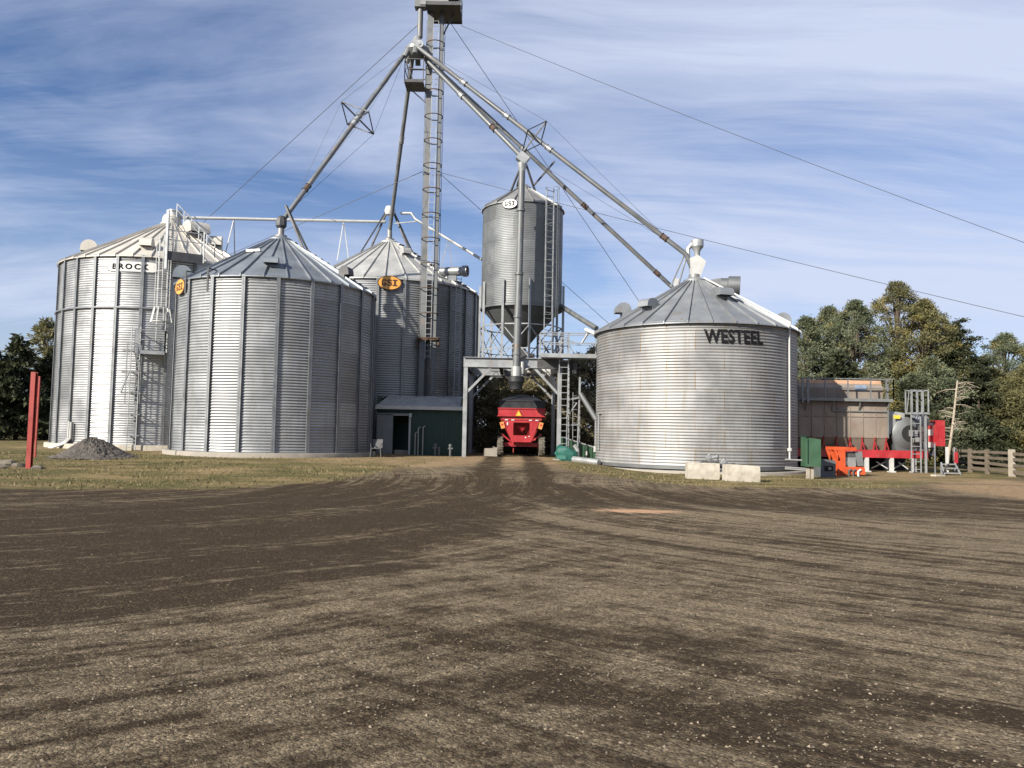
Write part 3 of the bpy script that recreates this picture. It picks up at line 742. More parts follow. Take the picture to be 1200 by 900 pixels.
    for sx, top in ((0, 1.75), (.16, 1.7)):
        q = c + tan_(a) * sx; b.tube([q + ZF * top, q + ZF * .9, q + ZF * .62 - tan_(a) * .25 + nrm(a) * .1, q + ZF * .40 - tan_(a) * .7 + nrm(a) * .45, q + ZF * .22 - tan_(a) * .9 + nrm(a) * .6], .06, 8)
    b.build('conduit', WHITE, root)
    return cx, cy, R, ze, za
B3 = bin_left()

# ---- bin 4: squat bin on the right
def bin_right():
    cx, cy, R = 8.56, 37.0, 4.57; zg = gz(8.56, 33); z0 = .22; ze, za = 6.42, 9.12
    root = thing('grain_bin', (cx, cy, zg), 'squat smooth-sided grain bin on the right with big black letters and rusty seams', 'grain bin', 'galvanised grain bins')
    ph = azim(hit_cyl(750, 470, cx, cy, R), cx, cy)
    wall_mesh('wall', GALVW, root, cx, cy, R, z0, ze, .128, .018, .82, 12, ph)
    footing(root, CONC, cx, cy, R + .15, z0 - .05, zg - .25)
    b = MB(); b.lathe([(R, z0 + .0), (R + .03, z0), (R + .03, z0 + .12), (R, z0 + .12)], (cx, cy, 0), 64); b.build('base_ring', GALVD, root)
    roof_mesh(root, ROOFX, cx, cy, R, ze, za, 30, rtop=.4, over=.15, phase=.03)
    P = hit_cyl(861.5, 394.5, cx, cy, R); a0 = azim(P, cx, cy); zc = P.z
    v, f, tw, th = text_mesh('WESTEEL', .8, .030, -.0, 1.05); sx, sy = 2.6 / tw, .60 / th
    b = MB(); b.add([V((cx, cy, zc + y * sy)) + nrm(a0 + (x * sx - .06 * y) / R) * (R + .03) for x, y in v], f)
    for _ in range(0): pass
    b.build('lettering', BLK, root, smooth=0)
    k = (za - ze) / R
    def rp(px, py):
        P = hit_cone(px, py, cx, cy, R, ze, za); return P, azim(P, cx, cy)
    P, a = rp(760, 363); hood(root, ROOFX, P, a, .6, .5, .8)
    P, a = rp(846, 350); hood(root, ROOFX, P, a, .7, .5, .9)
    for a, rr in ((-1.5, 1.15), (1.48, .55), (2.3, 1.0)): hood(root, ROOFX, V((cx, cy, za - k * (R - rr) + .05)) + nrm(a) * (R - rr), a, .55, .62, .75)
    # large exhaust fan near the peak
    Pf = at(850, 335, 36.3); d = V((.96, -.28, -.05)).normalized(); b = MB()
    b.prism([Pf - d * 1.1 + V((0, 0, -.35)), Pf - d * .15 + V((0, 0, -.42)), Pf - d * .15 + V((0, 0, .38)), Pf - d * 1.05 + V((0, 0, .2))], V((.12, .6, 0)))
    b.cyl(Pf - d * .2, Pf + d * .2, .36, n=20, caps=False); b.lathe([(.36, .1), (.45, .14), (.45, .66), (.41, .66), (.38, .2)], Pf, 24, axis=d)
    b.box(Pf - d * .3 - ZF * .55, (.7, .5, .5)); fan = b.build('roof_fan', GALVD, root)
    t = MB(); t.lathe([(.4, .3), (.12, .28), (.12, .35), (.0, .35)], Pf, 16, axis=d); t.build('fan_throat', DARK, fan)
    # white down pipe with its roof run
    P1 = hit_cyl(922.5, 385, cx, cy, R); a = azim(P1, cx, cy); c = V((cx, cy, 0)) + nrm(a) * (R + .1)
    b = MB(); top = V((cx, cy, za - .1)) + nrm(a) * .5; lip = V((cx, cy, ze + .12)) + nrm(a) * (R + .15)
    z1 = hit_cyl(922, 538, cx, cy, R).z
    b.tube([top, lip, c + ZF * (ze - .25), c + ZF * z1, c + ZF * (z1 - .05) + tan_(a) * .15], .045, 8)
    kz = hit_cyl(922, 527, cx, cy, R).z; b.lathe([(0, kz - .1), (.1, kz - .06), (.1, kz + .06), (0, kz + .1)], c, 12); b.build('down_pipe', WHITE, root)
    # peak fittings: elbow, white diverter and funnel
    b = MB(); b.lathe([(.28, za - .2), (.28, za + .1), (.14, za + .16), (.13, za + .45)], (cx, cy, 0), 16); b.build('fill_neck', GALVW, root)
    q = at(816, 312, cy); b = MB()
    b.prism([q + V((-.25, -.2, -.55)), q + V((.15, -.2, -.55)), q + V((.42, -.2, .2)), q + V((.05, -.2, .5)), q + V((-.35, -.2, .35))], V((0, .4, 0)))
    dv = b.build('diverter_box', WHITE, root)
    b = MB(); g = at(817, 297, cy); b.lathe([(.13, -.25), (.14, .1), (.30, .32), (.30, .62), (.25, .62)], g, 18); b.tube([g + V((-.25, 0, .45)), g + V((-.45, 0, .2)), g + V((-.42, 0, -.25))], .11, 8); b.build('funnel', SILVER, dv)
    b = MB(); b.box(at(793, 332, 37.2), (.22, .3, .4)); b.build('roof_box', WHITE, root)
    for px in (801, 806):
        pass
    b = MB()
    for sgn in (-.25, .1): b.bar(V((cx - .95 + sgn, cy - .3, za - .55)), V((cx - .35 + sgn * .3, cy, za + 1.2)), .06)
    b.build('spout_brace', FRAME, root)
    # edge bracket / box on the left side of the wall
    P = hit_cyl(703, 520, cx, cy, R); a = azim(P, cx, cy); b = MB(); c = V((cx, cy, 0)) + nrm(a) * (R + .08)
    b.bar(c + ZF * .9, c + ZF * 2.55, .05); b.box(c + ZF * 2.55, (.4, .06, .04), tan_(a), nrm(a), ZF); b.build('wall_conduit', FRAME, root)
    return cx, cy, R, ze, za
B4 = bin_right()

# ---- hopper bin on the gantry
HX, HY, HR = ground(611, 42.0).x, 42.0, 2.16
HX = at(612, 300, 42).x
GZT = 5.32     # top of gantry
def hopper_bin():
    cx, cy, R = HX, HY, HR; ze, za = 13.55, 14.95; zb = 8.15; zc = 6.15
    root = thing('hopper_bin', (cx, cy, GZT), 'tall narrow hopper bottom bin on legs, standing above the loading gantry', 'hopper bin')
    wall_mesh('wall', GALVD, root, cx, cy, R, zb, ze, .09, .006, 1.12, 6, .3, 64)
    roof_mesh(root, GALVW, cx, cy, R, ze, za, 14, rtop=.3, over=.08)
    b = MB(); b.lathe([(R - .02, zb), (.28, zc), (.28, zc - .3)], (cx, cy, 0), 32); b.lathe([(R + .02, zb - .05), (R + .05, zb - .05), (R + .05, zb + .06), (R + .02, zb + .06)], (cx, cy, 0), 40); b.build('cone', GALVD, root)
    b = MB(); b.box((cx, cy, zc - .45), (.75, .75, .35)); b.cyl((cx + .35, cy - .1, zc - .5), (cx + .75, cy - .1, zc - .5), .18, n=12); b.build('slide_gate', DARKST, root)
    for i in range(10):
        a = .18 + 2 * PI * i / 10; o, s = nrm(a), tan_(a); c = V((cx, cy, 0)) + o * (R + .09); b = MB()
        b.ibeam(c + ZF * GZT, c + ZF * 9.45, .12, .14, .018); b.build('leg', FRAME, root, smooth=0)
    for i in range(10):
        a, a2 = .18 + 2 * PI * i / 10, .18 + 2 * PI * (i + 1) / 10; p, q = V((cx, cy, 0)) + nrm(a) * (R + .06), V((cx, cy, 0)) + nrm(a2) * (R + .06); b = MB()
        b.bar(p + ZF * 7.15, q + ZF * 7.15, .06); b.bar(p + ZF * 5.45, q + ZF * 7.1, .04); b.bar(q + ZF * 5.45, p + ZF * 7.1, .04); b.bar(p + ZF * 5.9, q + ZF * 5.9, .05)
        b.build('leg_brace', FRAME, root, smooth=0)
    a = azim(hit_cyl(640.5, 300, cx, cy, R), cx, cy); o, s = nrm(a), tan_(a); c = V((cx, cy, 0)) + o * (R + .22); b = MB()
    b.ladder(c + ZF * 5.5, c + ZF * (ze + .7), s, .5, .3, .022); l = b.build('ladder', FRAME, root)
    b = MB(); b.cage(c + ZF * 7.6, c + ZF * (ze + .6), s, o, .68, 1.0, .010); b.build('cage', GALVD, l)
    P = hit_cyl(598, 239, cx, cy, R); a = azim(P, cx, cy); oval_sign(root, P + nrm(a) * .05, a, .78, .48, SIGNW, BLK, 'GSI')
    return cx, cy, R, ze, za
B5 = hopper_bin()

# ------------------------------------------------------------------ loading gantry
GY0, GY1 = 39.2, 44.9
XL, XR = at(546, 430, GY0).x, at(656, 430, GY0).x
def gantry():
    g0 = gz(0, 40)
    root = thing('loading_gantry', ((XL + XR) / 2, GY0, g0), 'galvanised steel drive-through gantry with braced posts above the red wagon', 'gantry')
    for x in (XL, XR):
        for y in (GY0, GY1):
            b = MB(); b.box((x, y, (g0 - .1 + GZT - .5) / 2), (.2, .2, GZT - .5 - g0 + .1)); b.build('post', FRAME, root)
    xa, xb = XL - .12, XR + .12
    for y in (GY0, GY1):
        b = MB(); b.ibeam((xa, y, GZT - .25), (xb, y, GZT - .25), .26, .5, .03); b.build('beam', FRAME, root, smooth=0)
    for x in (XL, (XL + XR) / 2 - .6, (XL + XR) / 2 + .9, XR):
        b = MB(); b.ibeam((x, GY0 + .14, GZT - .25), (x, GY1 - .14, GZT - .25), .2, .42, .03); b.build('cross_beam', DARKST, root, smooth=0)  # coloured dark to imitate the shaded underside of the gantry
    for y in (GY0, GY1):
        for x, s in ((XL, 1), (XR, -1)):
            b = MB(); b.bar((x + s * .08, y, GZT - 1.75), (x + s * 1.25, y, GZT - .51), .12); b.build('brace', FRAME, root, smooth=0)
    b = MB(); y = 42.0                                     # open web joist below the deck
    b.bar((XL + 1.2, y, GZT - .48), (XR, y, GZT - .48), .06); b.bar((XL + 1.2, y, GZT - .78), (XR, y, GZT - .78), .06)
    n = 14
    for i in range(n):
        t0, t1 = XL + 1.2 + (XR - XL - 1.2) * i / n, XL + 1.2 + (XR - XL - 1.2) * (i + 1) / n
        b.bar((t0, y, GZT - (.48 if i % 2 else .78)), (t1, y, GZT - (.78 if i % 2 else .48)), .035)
    b.build('web_joist', DARKST, root, smooth=0)
gantry()
def conveyor():
    p0, p1 = at(609, 434.5, 41.2), at(656, 434.5, 41.2)
    o = MB().cyl(p0, p1, .16, n=14).cyl(p0 + V((.9, 0, 0)), p0 + V((1.15, 0, 0)), .2, n=14).cyl(p0 + V((1.7, 0, 0)), p0 + V((1.8, 0, 0)), .2, n=14).cyl(p0 + V((1.5, .0, -.1)), p0 + V((1.95, .0, -1.15)), .17, n=12)
    for q in (p0 + V((.3, 0, 0)), p1 - V((.3, 0, 0))): o.bar(q, q + V((0, 0, .55)), .04)
    tag(o.build('conveyor_tube', WHITE, origin=p0), 'short white conveyor tube slung under the gantry above the wagon', 'conveyor')
conveyor()

# ------------------------------------------------------------------ bucket elevator tower
EY = 42.95
def elevator():
    X = lambda px, py: at(px, py, EY)
    c0 = ground(499, EY); g = c0.z
    xc = at(504, 300, EY).x
    root = thing('bucket_elevator', (xc, EY, g), 'tall twin-leg bucket elevator tower with ladder, platforms and head at the top', 'grain elevator')
    ztop = 24.6
    xl, xr = xc - .30, xc + .34
    b = MB(); b.box((xl, EY, (g + ztop + 1.5) / 2), (.29, .30, ztop + 1.5 - g))
    z = g + 1
    while z < ztop: b.box((xl, EY, z), (.34, .35, .05)); z += 2.4
    b.build('up_leg', PIPE, root, smooth=0)
    b = MB(); b.box((xr, EY, (g + ztop + 1.5) / 2), (.20, .30, ztop + 1.5 - g))
    z = g + 1
    while z < ztop: b.box((xr, EY, z), (.25, .35, .05)); z += 2.4
    b.build('down_leg', GALVD, root, smooth=0)
    b = MB(); b.ladder((xc + .03, EY - .22, 5.5), (xc + .03, EY - .22, ztop), V((1, 0, 0)), .3, .3, .016); l = b.build('ladder', FRAME, root)
    z = 6.6
    while z < ztop - .5:
        MB().ring((xc + .02, EY - .12, z), .5, .028, 20, axis=V((0, 0, 1))).build('cage_hoop', RUSTY, l); z += 1.38
    b = MB()
    for dx in (-.5, .52): b.bar((xc + dx, EY - .0, 6.6), (xc + dx, EY, ztop), .03)
    b.build('cage_rods', GALVD, l)
    b = MB(); b.box((xc, EY, 6.62), (1.15, .55, .16)); b.box((xc - .55, EY, 6.45), (.12, .3, .5)); b.box((xc + .57, EY, 6.45), (.12, .3, .5)); b.build('leg_clamp', RUSTY, root)
    b = MB(); b.box((xc + .02, EY, g + .6), (1.3, .6, 1.2)); b.build('boot', GREYP, root)
    # head platform
    za = at(520, 16, EY).z
    x0, x1 = at(502, 10, EY).x, at(540, 10, EY).x
    b = MB(); b.box(((x0 + x1) / 2, EY - .05, za), (x1 - x0, 2.0, .06))
    for y in (EY - 1.05, EY + .95): b.box(((x0 + x1) / 2, y, za + .02), (x1 - x0 + .04, .06, .2))
    for x in (x0, x1): b.box((x, EY - .05, za + .02), (.06, 2.1, .2))
    b.bar((x1 - .4, EY, za), (xr + .1, EY, za - 1.2), .07)
    pl = b.build('head_platform', DARKST, root)
    b = MB(); b.rail([(x0, EY - 1.05, za), (x1, EY - 1.05, za), (x1, EY + .95, za), (x0, EY + .95, za)], 1.1); b.build('railing', FRAME, pl)
    b = MB(); hz = za + .35
    prof = [(-.9, 0), (.9, 0), (.9, .6)] + [(.9 * math.cos(PI * i / 10), .6 + .75 * math.sin(PI * i / 10)) for i in range(1, 10)] + [(-.9, .6)]
    b.prism([(xc + u, EY - .3, hz + v) for u, v in prof], V((0, .6, 0))); b.build('head', GALVW, root)
    b = MB(); b.box((xc + 1.0, EY - .45, za + .35), (.55, .5, .5)); b.cyl((xc + .75, EY - .7, za + .5), (xc + 1.3, EY - .7, za + .5), .2, n=14); b.build('head_motor', DARKST, root)
    # discharge pipe to the distributor
    d0 = at(493, 3, EY); d1 = at(492, 44, EY); b = MB()
    b.box(d0 + V((0, 0, .0)), (.62, .5, .7)); b.bar(d0 + V((.1, 0, .05)), V((xl, EY, d0.z + .4)), .35); b.tube([d0, d1], .155, 14); b.build('discharge_pipe', PIPE, root)
    # lower platform
    zb = at(486, 103, EY).z; xa, xb = at(476.5, 103, EY).x, at(498, 103, EY).x
    b = MB(); b.box(((xa + xb) / 2, EY - .2, zb), (xb - xa, 1.3, .06)); b.box(((xa + xb) / 2, EY - .86, zb + .02), (xb - xa, .05, .16)); b.box((xa, EY - .2, zb + .02), (.05, 1.3, .16))
    b.bar((xa + .05, EY - .2, zb), (xl, EY - .1, zb - 1.0), .05); pl = b.build('distributor_platform', DARKST, root)
    b = MB(); b.rail([(xb, EY - .86, zb), (xa, EY - .86, zb), (xa, EY + .45, zb), (xb, EY + .45, zb)], 1.25); b.bar((xa, EY - .86, zb + 1.25), (xa + .5, EY - .86, zb), .035); b.build('railing', DARKST, pl)
    return xc
EX = elevator()
DC = at(488.5, 56, EY - .35)
def distributor():
    root = thing('grain_distributor', DC, 'white cone-topped distributor head at the top of the tower where all spouts meet', 'distributor')
    b = MB(); b.lathe([(.16, .62), (.42, .1), (.62, -.05)], DC, 20); b.build('cone_top', SILVER, root)
    b = MB(); b.lathe([(.62, -.05), (.62, -.22), (.4, -.5), (.2, -.62), (0, -.62)], DC, 20)
    for a in range(6): q = DC + nrm(a * PI / 3) * .5 - ZF * .45; b.cyl(q + ZF * .2, q - ZF * .25 + nrm(a * PI / 3) * .2, .15, n=10)
    b.build('body', GREYP, root)
    b = MB(); q = DC + V((.22, -.6, -.12)); b.cyl(q, q + V((0, -.12, 0)), .22, n=18); b.cyl(q + V((0, -.12, 0)), q + V((0, -.16, 0)), .08, n=12); b.build('position_wheel', SILVER, root)
distributor()

# ------------------------------------------------------------------ spouts
def coupling(b, p, q, t, r):
    m = p.lerp(q, t); d = (q - p).normalized(); b.cyl(m - d * .12, m + d * .12, r * 1.2, n=12); b.cyl(m - d * .18, m - d * .15, r * 1.4, n=12); b.cyl(m + d * .15, m + d * .18, r * 1.4, n=12)
def spout(label, pts, r=.135, truss=None, joints=(.5,), mt=PIPE, boots=None):
    pts = [V(p) for p in pts]
    root = thing('grain_spout', pts[0], label, 'grain spout', 'spouts from the distributor')
    b = MB(); b.tube(pts, r, 12); b.build('pipe', mt, root)
    p, q = pts[0], pts[1]
    for t in joints:
        b = MB(); coupling(b, p, q, t, r); b.build('coupling', RUSTY if t > .6 else FRAME, root)
    if truss:
        t, corners, Y = truss; b = MB(); m = p.lerp(q, t); d = (q - p).normalized()
        x, y, z = b.frame(p, q); S = corners
        c = [m + x * S, m - x * S, m + y * S, m - y * S]
        m2 = m - d * S * .75
        for k in c: b.bar(m, k, .06)
        for k in range(2):
            for j in range(2, 4): b.bar(c[k], c[j], .05)
        tr = b.build('truss_bracket', DARKST, root)
        b = MB()
        for k in c:
            b.tube([p.lerp(q, .02), k], .008, 4); b.tube([k, p.lerp(q, .96)], .008, 4)
        b.build('truss_cable', CABLE, root)
    if boots:
        b = MB(); boots(b); b.build('end_boot', DARKST, root)
    return root
e1 = V((B1[0], B1[1], B1[4] + .42)); e2 = V((B2[0], B2[1], B2[4] + .5)); e4 = V((B4[0] - .15, B4[1], B4[4] + .5))
s1 = DC + V((-.45, -.1, -.12))
def boot1(b): b.lathe([(.14, -.2), (.27, -.05), (.27, .22), (.17, .42), (.12, .45)], e1 + V((0, 0, .1)), 8)
spout('long grey spout sloping left from the distributor to the front ribbed bin', [s1, at(334, 255, 38.2), e1 + V((0, 0, .2))], .12, (.44, 1.15, 0), (.44, .47, .84), boots=boot1)
def legs1(): pass
spout('steep grey spout dropping from the distributor to the white-roofed bin', [DC + V((-.25, .15, -.5)), at(459, 252, 47.6), e2], .12, None, (.5,))
spout('upper long spout running right from the distributor to the squat lettered bin', [DC + V((.0, -.55, -.15)), at(804, 298, 36.9), e4], .115, (.475, 1.0, 0), (.2, .37, .53, .93))
pv = at(612, 188, 38.95)
spout('short upper spout running from the distributor to the pipe before the hopper bin', [DC + V((.35, .1, -.45)), pv + V((-.15, .0, .3)), pv], .12, None, (.42, .75), mt=GALVD)
xb2 = at(800, 348, 43.5)
sp5 = spout('lower long spout passing the hopper bin and ending behind the squat lettered bin', [DC + V((.45, .35, -.4)), xb2, xb2 + V((.1, .1, -.5))], .12, None, (.38, .62, .9))
b = MB(); b.tube([xb2 + V((.1, .1, -.5)), xb2 + V((.1, .1, -7.5))], .15, 10); b.build('drop_pipe', PIPE, sp5)
b = MB(); q = at(638, 203, 42.2); b.bar(at(650, 189, 42.2), at(626, 217, 42.2), .09); b.build('stay_bar', DARKST, sp5)
# vertical fill pipe in front of the hopper bin
def fill_pipe():
    root = thing('loadout_pipe', pv, 'thick vertical grey loadout pipe before the hopper bin, ending in a black rubber boot', 'loadout pipe')
    b = MB(); bot = at(605, 438, 38.9)
    mid1 = at(608.5, 322, 38.95)
    b.tube([pv + V((0, 0, -.1)), mid1], .165, 16); b.tube([mid1, bot], .185, 16)
    for py in (247, 322, 372, 415): 
        t = (py - 188) / (438 - 188); m = pv.lerp(bot, t); b.cyl(m - ZF * .06, m + ZF * .06, .215, n=16)
    b.build('pipe', PIPE, root)
    b = MB(); b.box(pv + V((.03, 0, .1)), (.55, .45, .45), V((.8, 0, -.6)), V((0, 1, 0)), V((.6, 0, .8))); b.cyl(pv - ZF * .15, pv - ZF * .6, .24, .16, n=14); b.build('top_elbow', SILVER, root)
    b = MB(); b.cyl(bot + ZF * .35, bot - ZF * .12, .25, .26, n=16); b.cyl(bot + V((.3, 0, .0)), bot + V((.3, 0, .6)), .1, n=12); b.build('collar', SILVER, root)
    b = MB(); b.lathe([(.30, -.12), (.40, -.16), (.41, -.40), (.33, -.52), (.31, -.78), (.28, -.78), (.28, -.4)], bot, 20); b.build('rubber_boot', BLACKT, root)
fill_pipe()

# brackets at the roof peaks holding the spouts
def peak_frame(B, label, hh, spread):
    cx, cy, R, ze, za = B; root = thing('spout_support', (cx, cy, za), label, 'support frame', 'spout supports on bin peaks')
    for dx, dy in spread:
        k = (za - ze) / R; r = math.hypot(dx, dy); b = MB(); b.bar((cx + dx, cy + dy, za - k * r + .03), (cx + dx * .15, cy + dy * .1, za + hh), .09); b.build('strut', DARKST, root)
peak_frame(B1, 'pair of dark struts on the grey peak propping the left spout', 1.5, [(1.25, -.35), (1.35, .4)])
peak_frame(B2, 'thin dark struts around the peak of the white-roofed bin', 1.7, [(-1.7, -.5), (1.3, -.5), (1.5, .6), (-1.5, .7)])
peak_frame(B5, 'dark struts leaning on the small peak of the hopper bin', 1.2, [(-.7, -.6), (-.5, .7), (.8, .5)])

# ------------------------------------------------------------------ air tube between the bin peaks
def air_tube():
    p0 = at(211, 255, B3[1]); p1 = at(452, 260, B2[1] + .2)
    root = thing('transfer_tube', p0, 'thin white transfer tube running level from the cream roof to the white roof', 'transfer tube', 'white transfer tubes')
    b = MB(); b.tube([p0, p1], .085, 10); b.build('tube', WHITE, root)
    for px, dl, dr in ((271, -6, 1), (400, -4, 5)):
        t = (px - 211) / (452 - 211); m = p0.lerp(p1, t); b = MB(); zz = 10.2 if px < 300 else 11.2
        b.bar(m, V((m.x + dl * .07, m.y - .2, m.z - 2.5)), .05); b.bar(m, V((m.x + dr * .07, m.y + .25, m.z - 2.5)), .05); b.build('stay', WHITE, root)
    q = at(457, 247, B2[1] - .2); b = MB(); b.lathe([(0, -.32), (.26, -.25), (.34, 0), (.26, .25), (0, .32)], q, 14); b.build('cyclone', WHITE, root)
    p2 = at(470, 250, B2[1] - .3); p3 = at(487, 257, B2[1] - .6); p4 = at(566, 305, 45.5)
    root2 = thing('transfer_tube', p2, 'thin pale transfer tube sloping right from the white roof peak behind the elevator', 'transfer tube', 'white transfer tubes')
    b = MB(); b.tube([p2, at(482, 250, B2[1] - .5), p3, p4], .085, 10); b.bar(at(462, 262, 47.5), at(488, 259.5, 47.5), .06); b.build('tube', SILVER, root2)
    m = p3.lerp(p4, .5); b = MB(); b.bar(m, (m.x - .5, m.y + .2, m.z - 1.9), .04); b.bar(m, (m.x + .3, m.y + .3, m.z - 2.0), .04); b.build('stay', SILVER, root2)
air_tube()

# ------------------------------------------------------------------ guy cables
def cable(label, pts, r=.02, sag=0.0):
    pts = [V(p) for p in pts]; n = 14; out = []
    A, B = pts[0], pts[-1]
    for i in range(n + 1):
        t = i / n; q = A.lerp(B, t); q.z -= sag * 4 * t * (1 - t); out.append(q)
    o = MB().tube(out, r, 5).build('guy_cable', CABLE, origin=A); tag(o, label, 'guy cable', 'guy cables of the elevator tower')
cable('top guy cable falling left from the tower head behind the cream roof', [at(491, 28, EY), at(-38, 515, 90)], .019)
cable('lower guy cable falling left from mid tower across behind the grey roof peak', [at(495, 201, EY), at(-229, 512, 90)], .017)
def ext(px0, py0, px1, py1, Y1):
    A = at(px0, py0, EY); B = at(px1, py1, Y1); d = B - A; t = A.z / -d.z; return A, A + d * t
A, E = ext(540, 30, 1200, 270, 34); cable('top guy cable falling right across the open sky from the tower head', [A, E], .013, .55)
A, E = ext(515, 202, 1200, 362, 34); cable('lower guy cable running right past the hopper bin and over the squat bin', [A, E], .013, .35)
cable('guy cable steeply falling right from the tower head, behind the spouts', [at(526, 24, EY), at(862, 520, 62)], .017)
cable('guy cable falling right from mid tower behind the hopper bin', [at(515, 203, EY), at(872, 520, 62)], .015)

# ------------------------------------------------------------------ green shed
def shed():
    Y0, Y1 = 40.5, 42.55; g = gz(-5, 40)
    xl, xr = at(441.5, 500, Y0).x, at(541, 500, Y0).x; ze, zr = 2.78, 3.42
    xo0, xo1 = at(461, 500, Y0).x, at(479, 500, Y0).x
    root = thing('pump_shed', ((xl + xr) / 2, Y0, g), 'low dark green lean-to shed with grey roof and open door below the tower', 'shed')
    b = MB()
    def rib_wall(x0, x1, z0, z1, y):
        n = max(2, int((x1 - x0) / .2)); 
        b.box(((x0 + x1) / 2, y + .03, (z0 + z1) / 2), (x1 - x0, .05, z1 - z0))
        for i in range(n): b.box((x0 + (i + .5) * (x1 - x0) / n, y - .005, (z0 + z1) / 2), (.04, .02, z1 - z0))
    rib_wall(xo1 + .1, xr, g - .1, ze, Y0); rib_wall(xl, xo0, g - .1, ze, Y0 + .02); rib_wall(xo0, xo1 + .1, 2.42, ze, Y0)
    b.box((xr - .03, (Y0 + Y1) / 2, (g + zr) / 2), (.05, Y1 - Y0 - .12, zr - g - .2)); b.box((xl + .03, (Y0 + Y1) / 2, (g + zr) / 2), (.05, Y1 - Y0 - .12, zr - g - .2)); b.box(((xl + xr) / 2, Y1 - .03, (g + zr) / 2), (xr - xl, .05, zr - g - .1))
    b.build('wall', GREENW, root, smooth=0)
    b = MB(); x0, x1 = xl - .05, xr + .06
    b.hexa([(x0, Y0 - .25, ze), (x1, Y0 - .25, ze), (x1, Y1 + .1, zr), (x0 + .35, Y1 + .1, zr), (x0, Y0 - .25, ze + .05), (x1, Y0 - .25, ze + .05), (x1, Y1 + .1, zr + .05), (x0 + .35, Y1 + .1, zr + .05)])
    for i in range(13):
        u = i / 12; b.bar((x0 + .03 + u * (x1 - x0 - .06), Y0 - .24, ze + .06), (x0 + .38 + u * (x1 - x0 - .41), Y1 + .08, zr + .06), .04)
    b.build('roof', SHEDRF, root, smooth=0)
    b = MB(); b.box(((x0 + x1) / 2, Y0 - .27, ze - .02), (x1 - x0, .03, .17)); b.build('fascia', WHITE, root)
    b = MB(); b.box(((xl + xo0) / 2, Y0 - .06, (g + 2.42) / 2), (xo0 - xl - .04, .05, 2.42 - g - .05)); b.bar((xl, Y0 - .1, 2.45), (xo1, Y0 - .1, 2.45), .06); b.build('door', GREYP, root)
    b = MB(); b.box((xo1 + .06, Y0 - .03, (g + 2.45) / 2), (.1, .1, 2.45 - g)); b.box(((xo0 + xo1) / 2, Y0 - .03, 2.40), (xo1 - xo0, .1, .08)); b.build('door_frame', SILVER, root)
    b = MB(); b.box(((xo0 + xo1) / 2, Y0 + .5, g + .12), (xo1 - xo0 - .1, .3, .22)); b.build('sill_step', CONC, root)
    b = MB(); b.box((xo1 + .1, Y0 - .16, 2.38), (.14, .2, .2)); b.build('light_box', SILVER, root)
shed()
def upright_pipes():
    lab = ['leaning left conduit of three on the green shed wall', 'middle conduit of three on the green shed wall', 'tallest right conduit of three on the green shed wall']
    for (px, top), l in zip(((486, 506), (489.5, 500), (495, 499)), lab):
        p = ground(px, 40.2); t = at(px, top, 40.2); b = MB(); b.tube([p, (p.x, p.y, t.z - .08), (p.x + .1, p.y, t.z)], .035, 8)
        tag(b.build('conduit_pipe', SILVER, origin=p), l, 'conduit', 'conduits by the shed')
    lab = ['squat twin-headed hydrant post in front of the green shed', 'short single hydrant post near the right end of the green shed']
    for (px, top), l in zip(((509.5, 520), (527.5, 521)), lab):
        p = ground(px, 39.6); t = at(px, top, 39.6); b = MB(); b.cyl(p, (p.x, p.y, t.z - .1), .06, n=10); b.lathe([(.06, -.12), (.09, -.1), (.09, 0), (0, .05)], (p.x, p.y, t.z), 12); b.cyl((p.x - .12, p.y, t.z - .2), (p.x + .12, p.y, t.z - .2), .05, n=8)
        if px < 515: b.cyl((p.x + .2, p.y, p.z), (p.x + .2, p.y, t.z - .15), .05, n=8)
        tag(b.build('hydrant_post', GALVD, origin=p), l, 'hydrant')
upright_pipes()
def chair():
    p = ground(441, 36.3); root = thing('patio_chair', p, 'grey garden chair standing on the dirt between bin and shed door', 'chair')
    w, h = .46, .40; z = V((0, 0, 1))
    b = MB(); b.box(p + V((0, 0, h)), (w, w, .03)); b.build('seat', DARKST, root)
    b = MB(); b.prism([p + V((-w / 2, .2, h)), p + V((w / 2, .2, h)), p + V((w / 2, .32, .82)), p + V((-w / 2, .32, .82))], V((0, .025, 0))); b.build('backrest', DARKST, root)
    for sx in (-1, 1):
        for sy in (-1, 1):
            b = MB(); b.bar(p + V((sx * .21, sy * .21, h)), p + V((sx * .25, sy * .25, 0)), .035); b.build('leg', DARKST, root)
        b = MB(); b.bar(p + V((sx * .24, -.2, .6)), p + V((sx * .24, .26, .62)), .035); b.bar(p + V((sx * .24, -.2, .6)), p + V((sx * .22, -.2, h)), .03); b.build('armrest', DARKST, root)
chair()

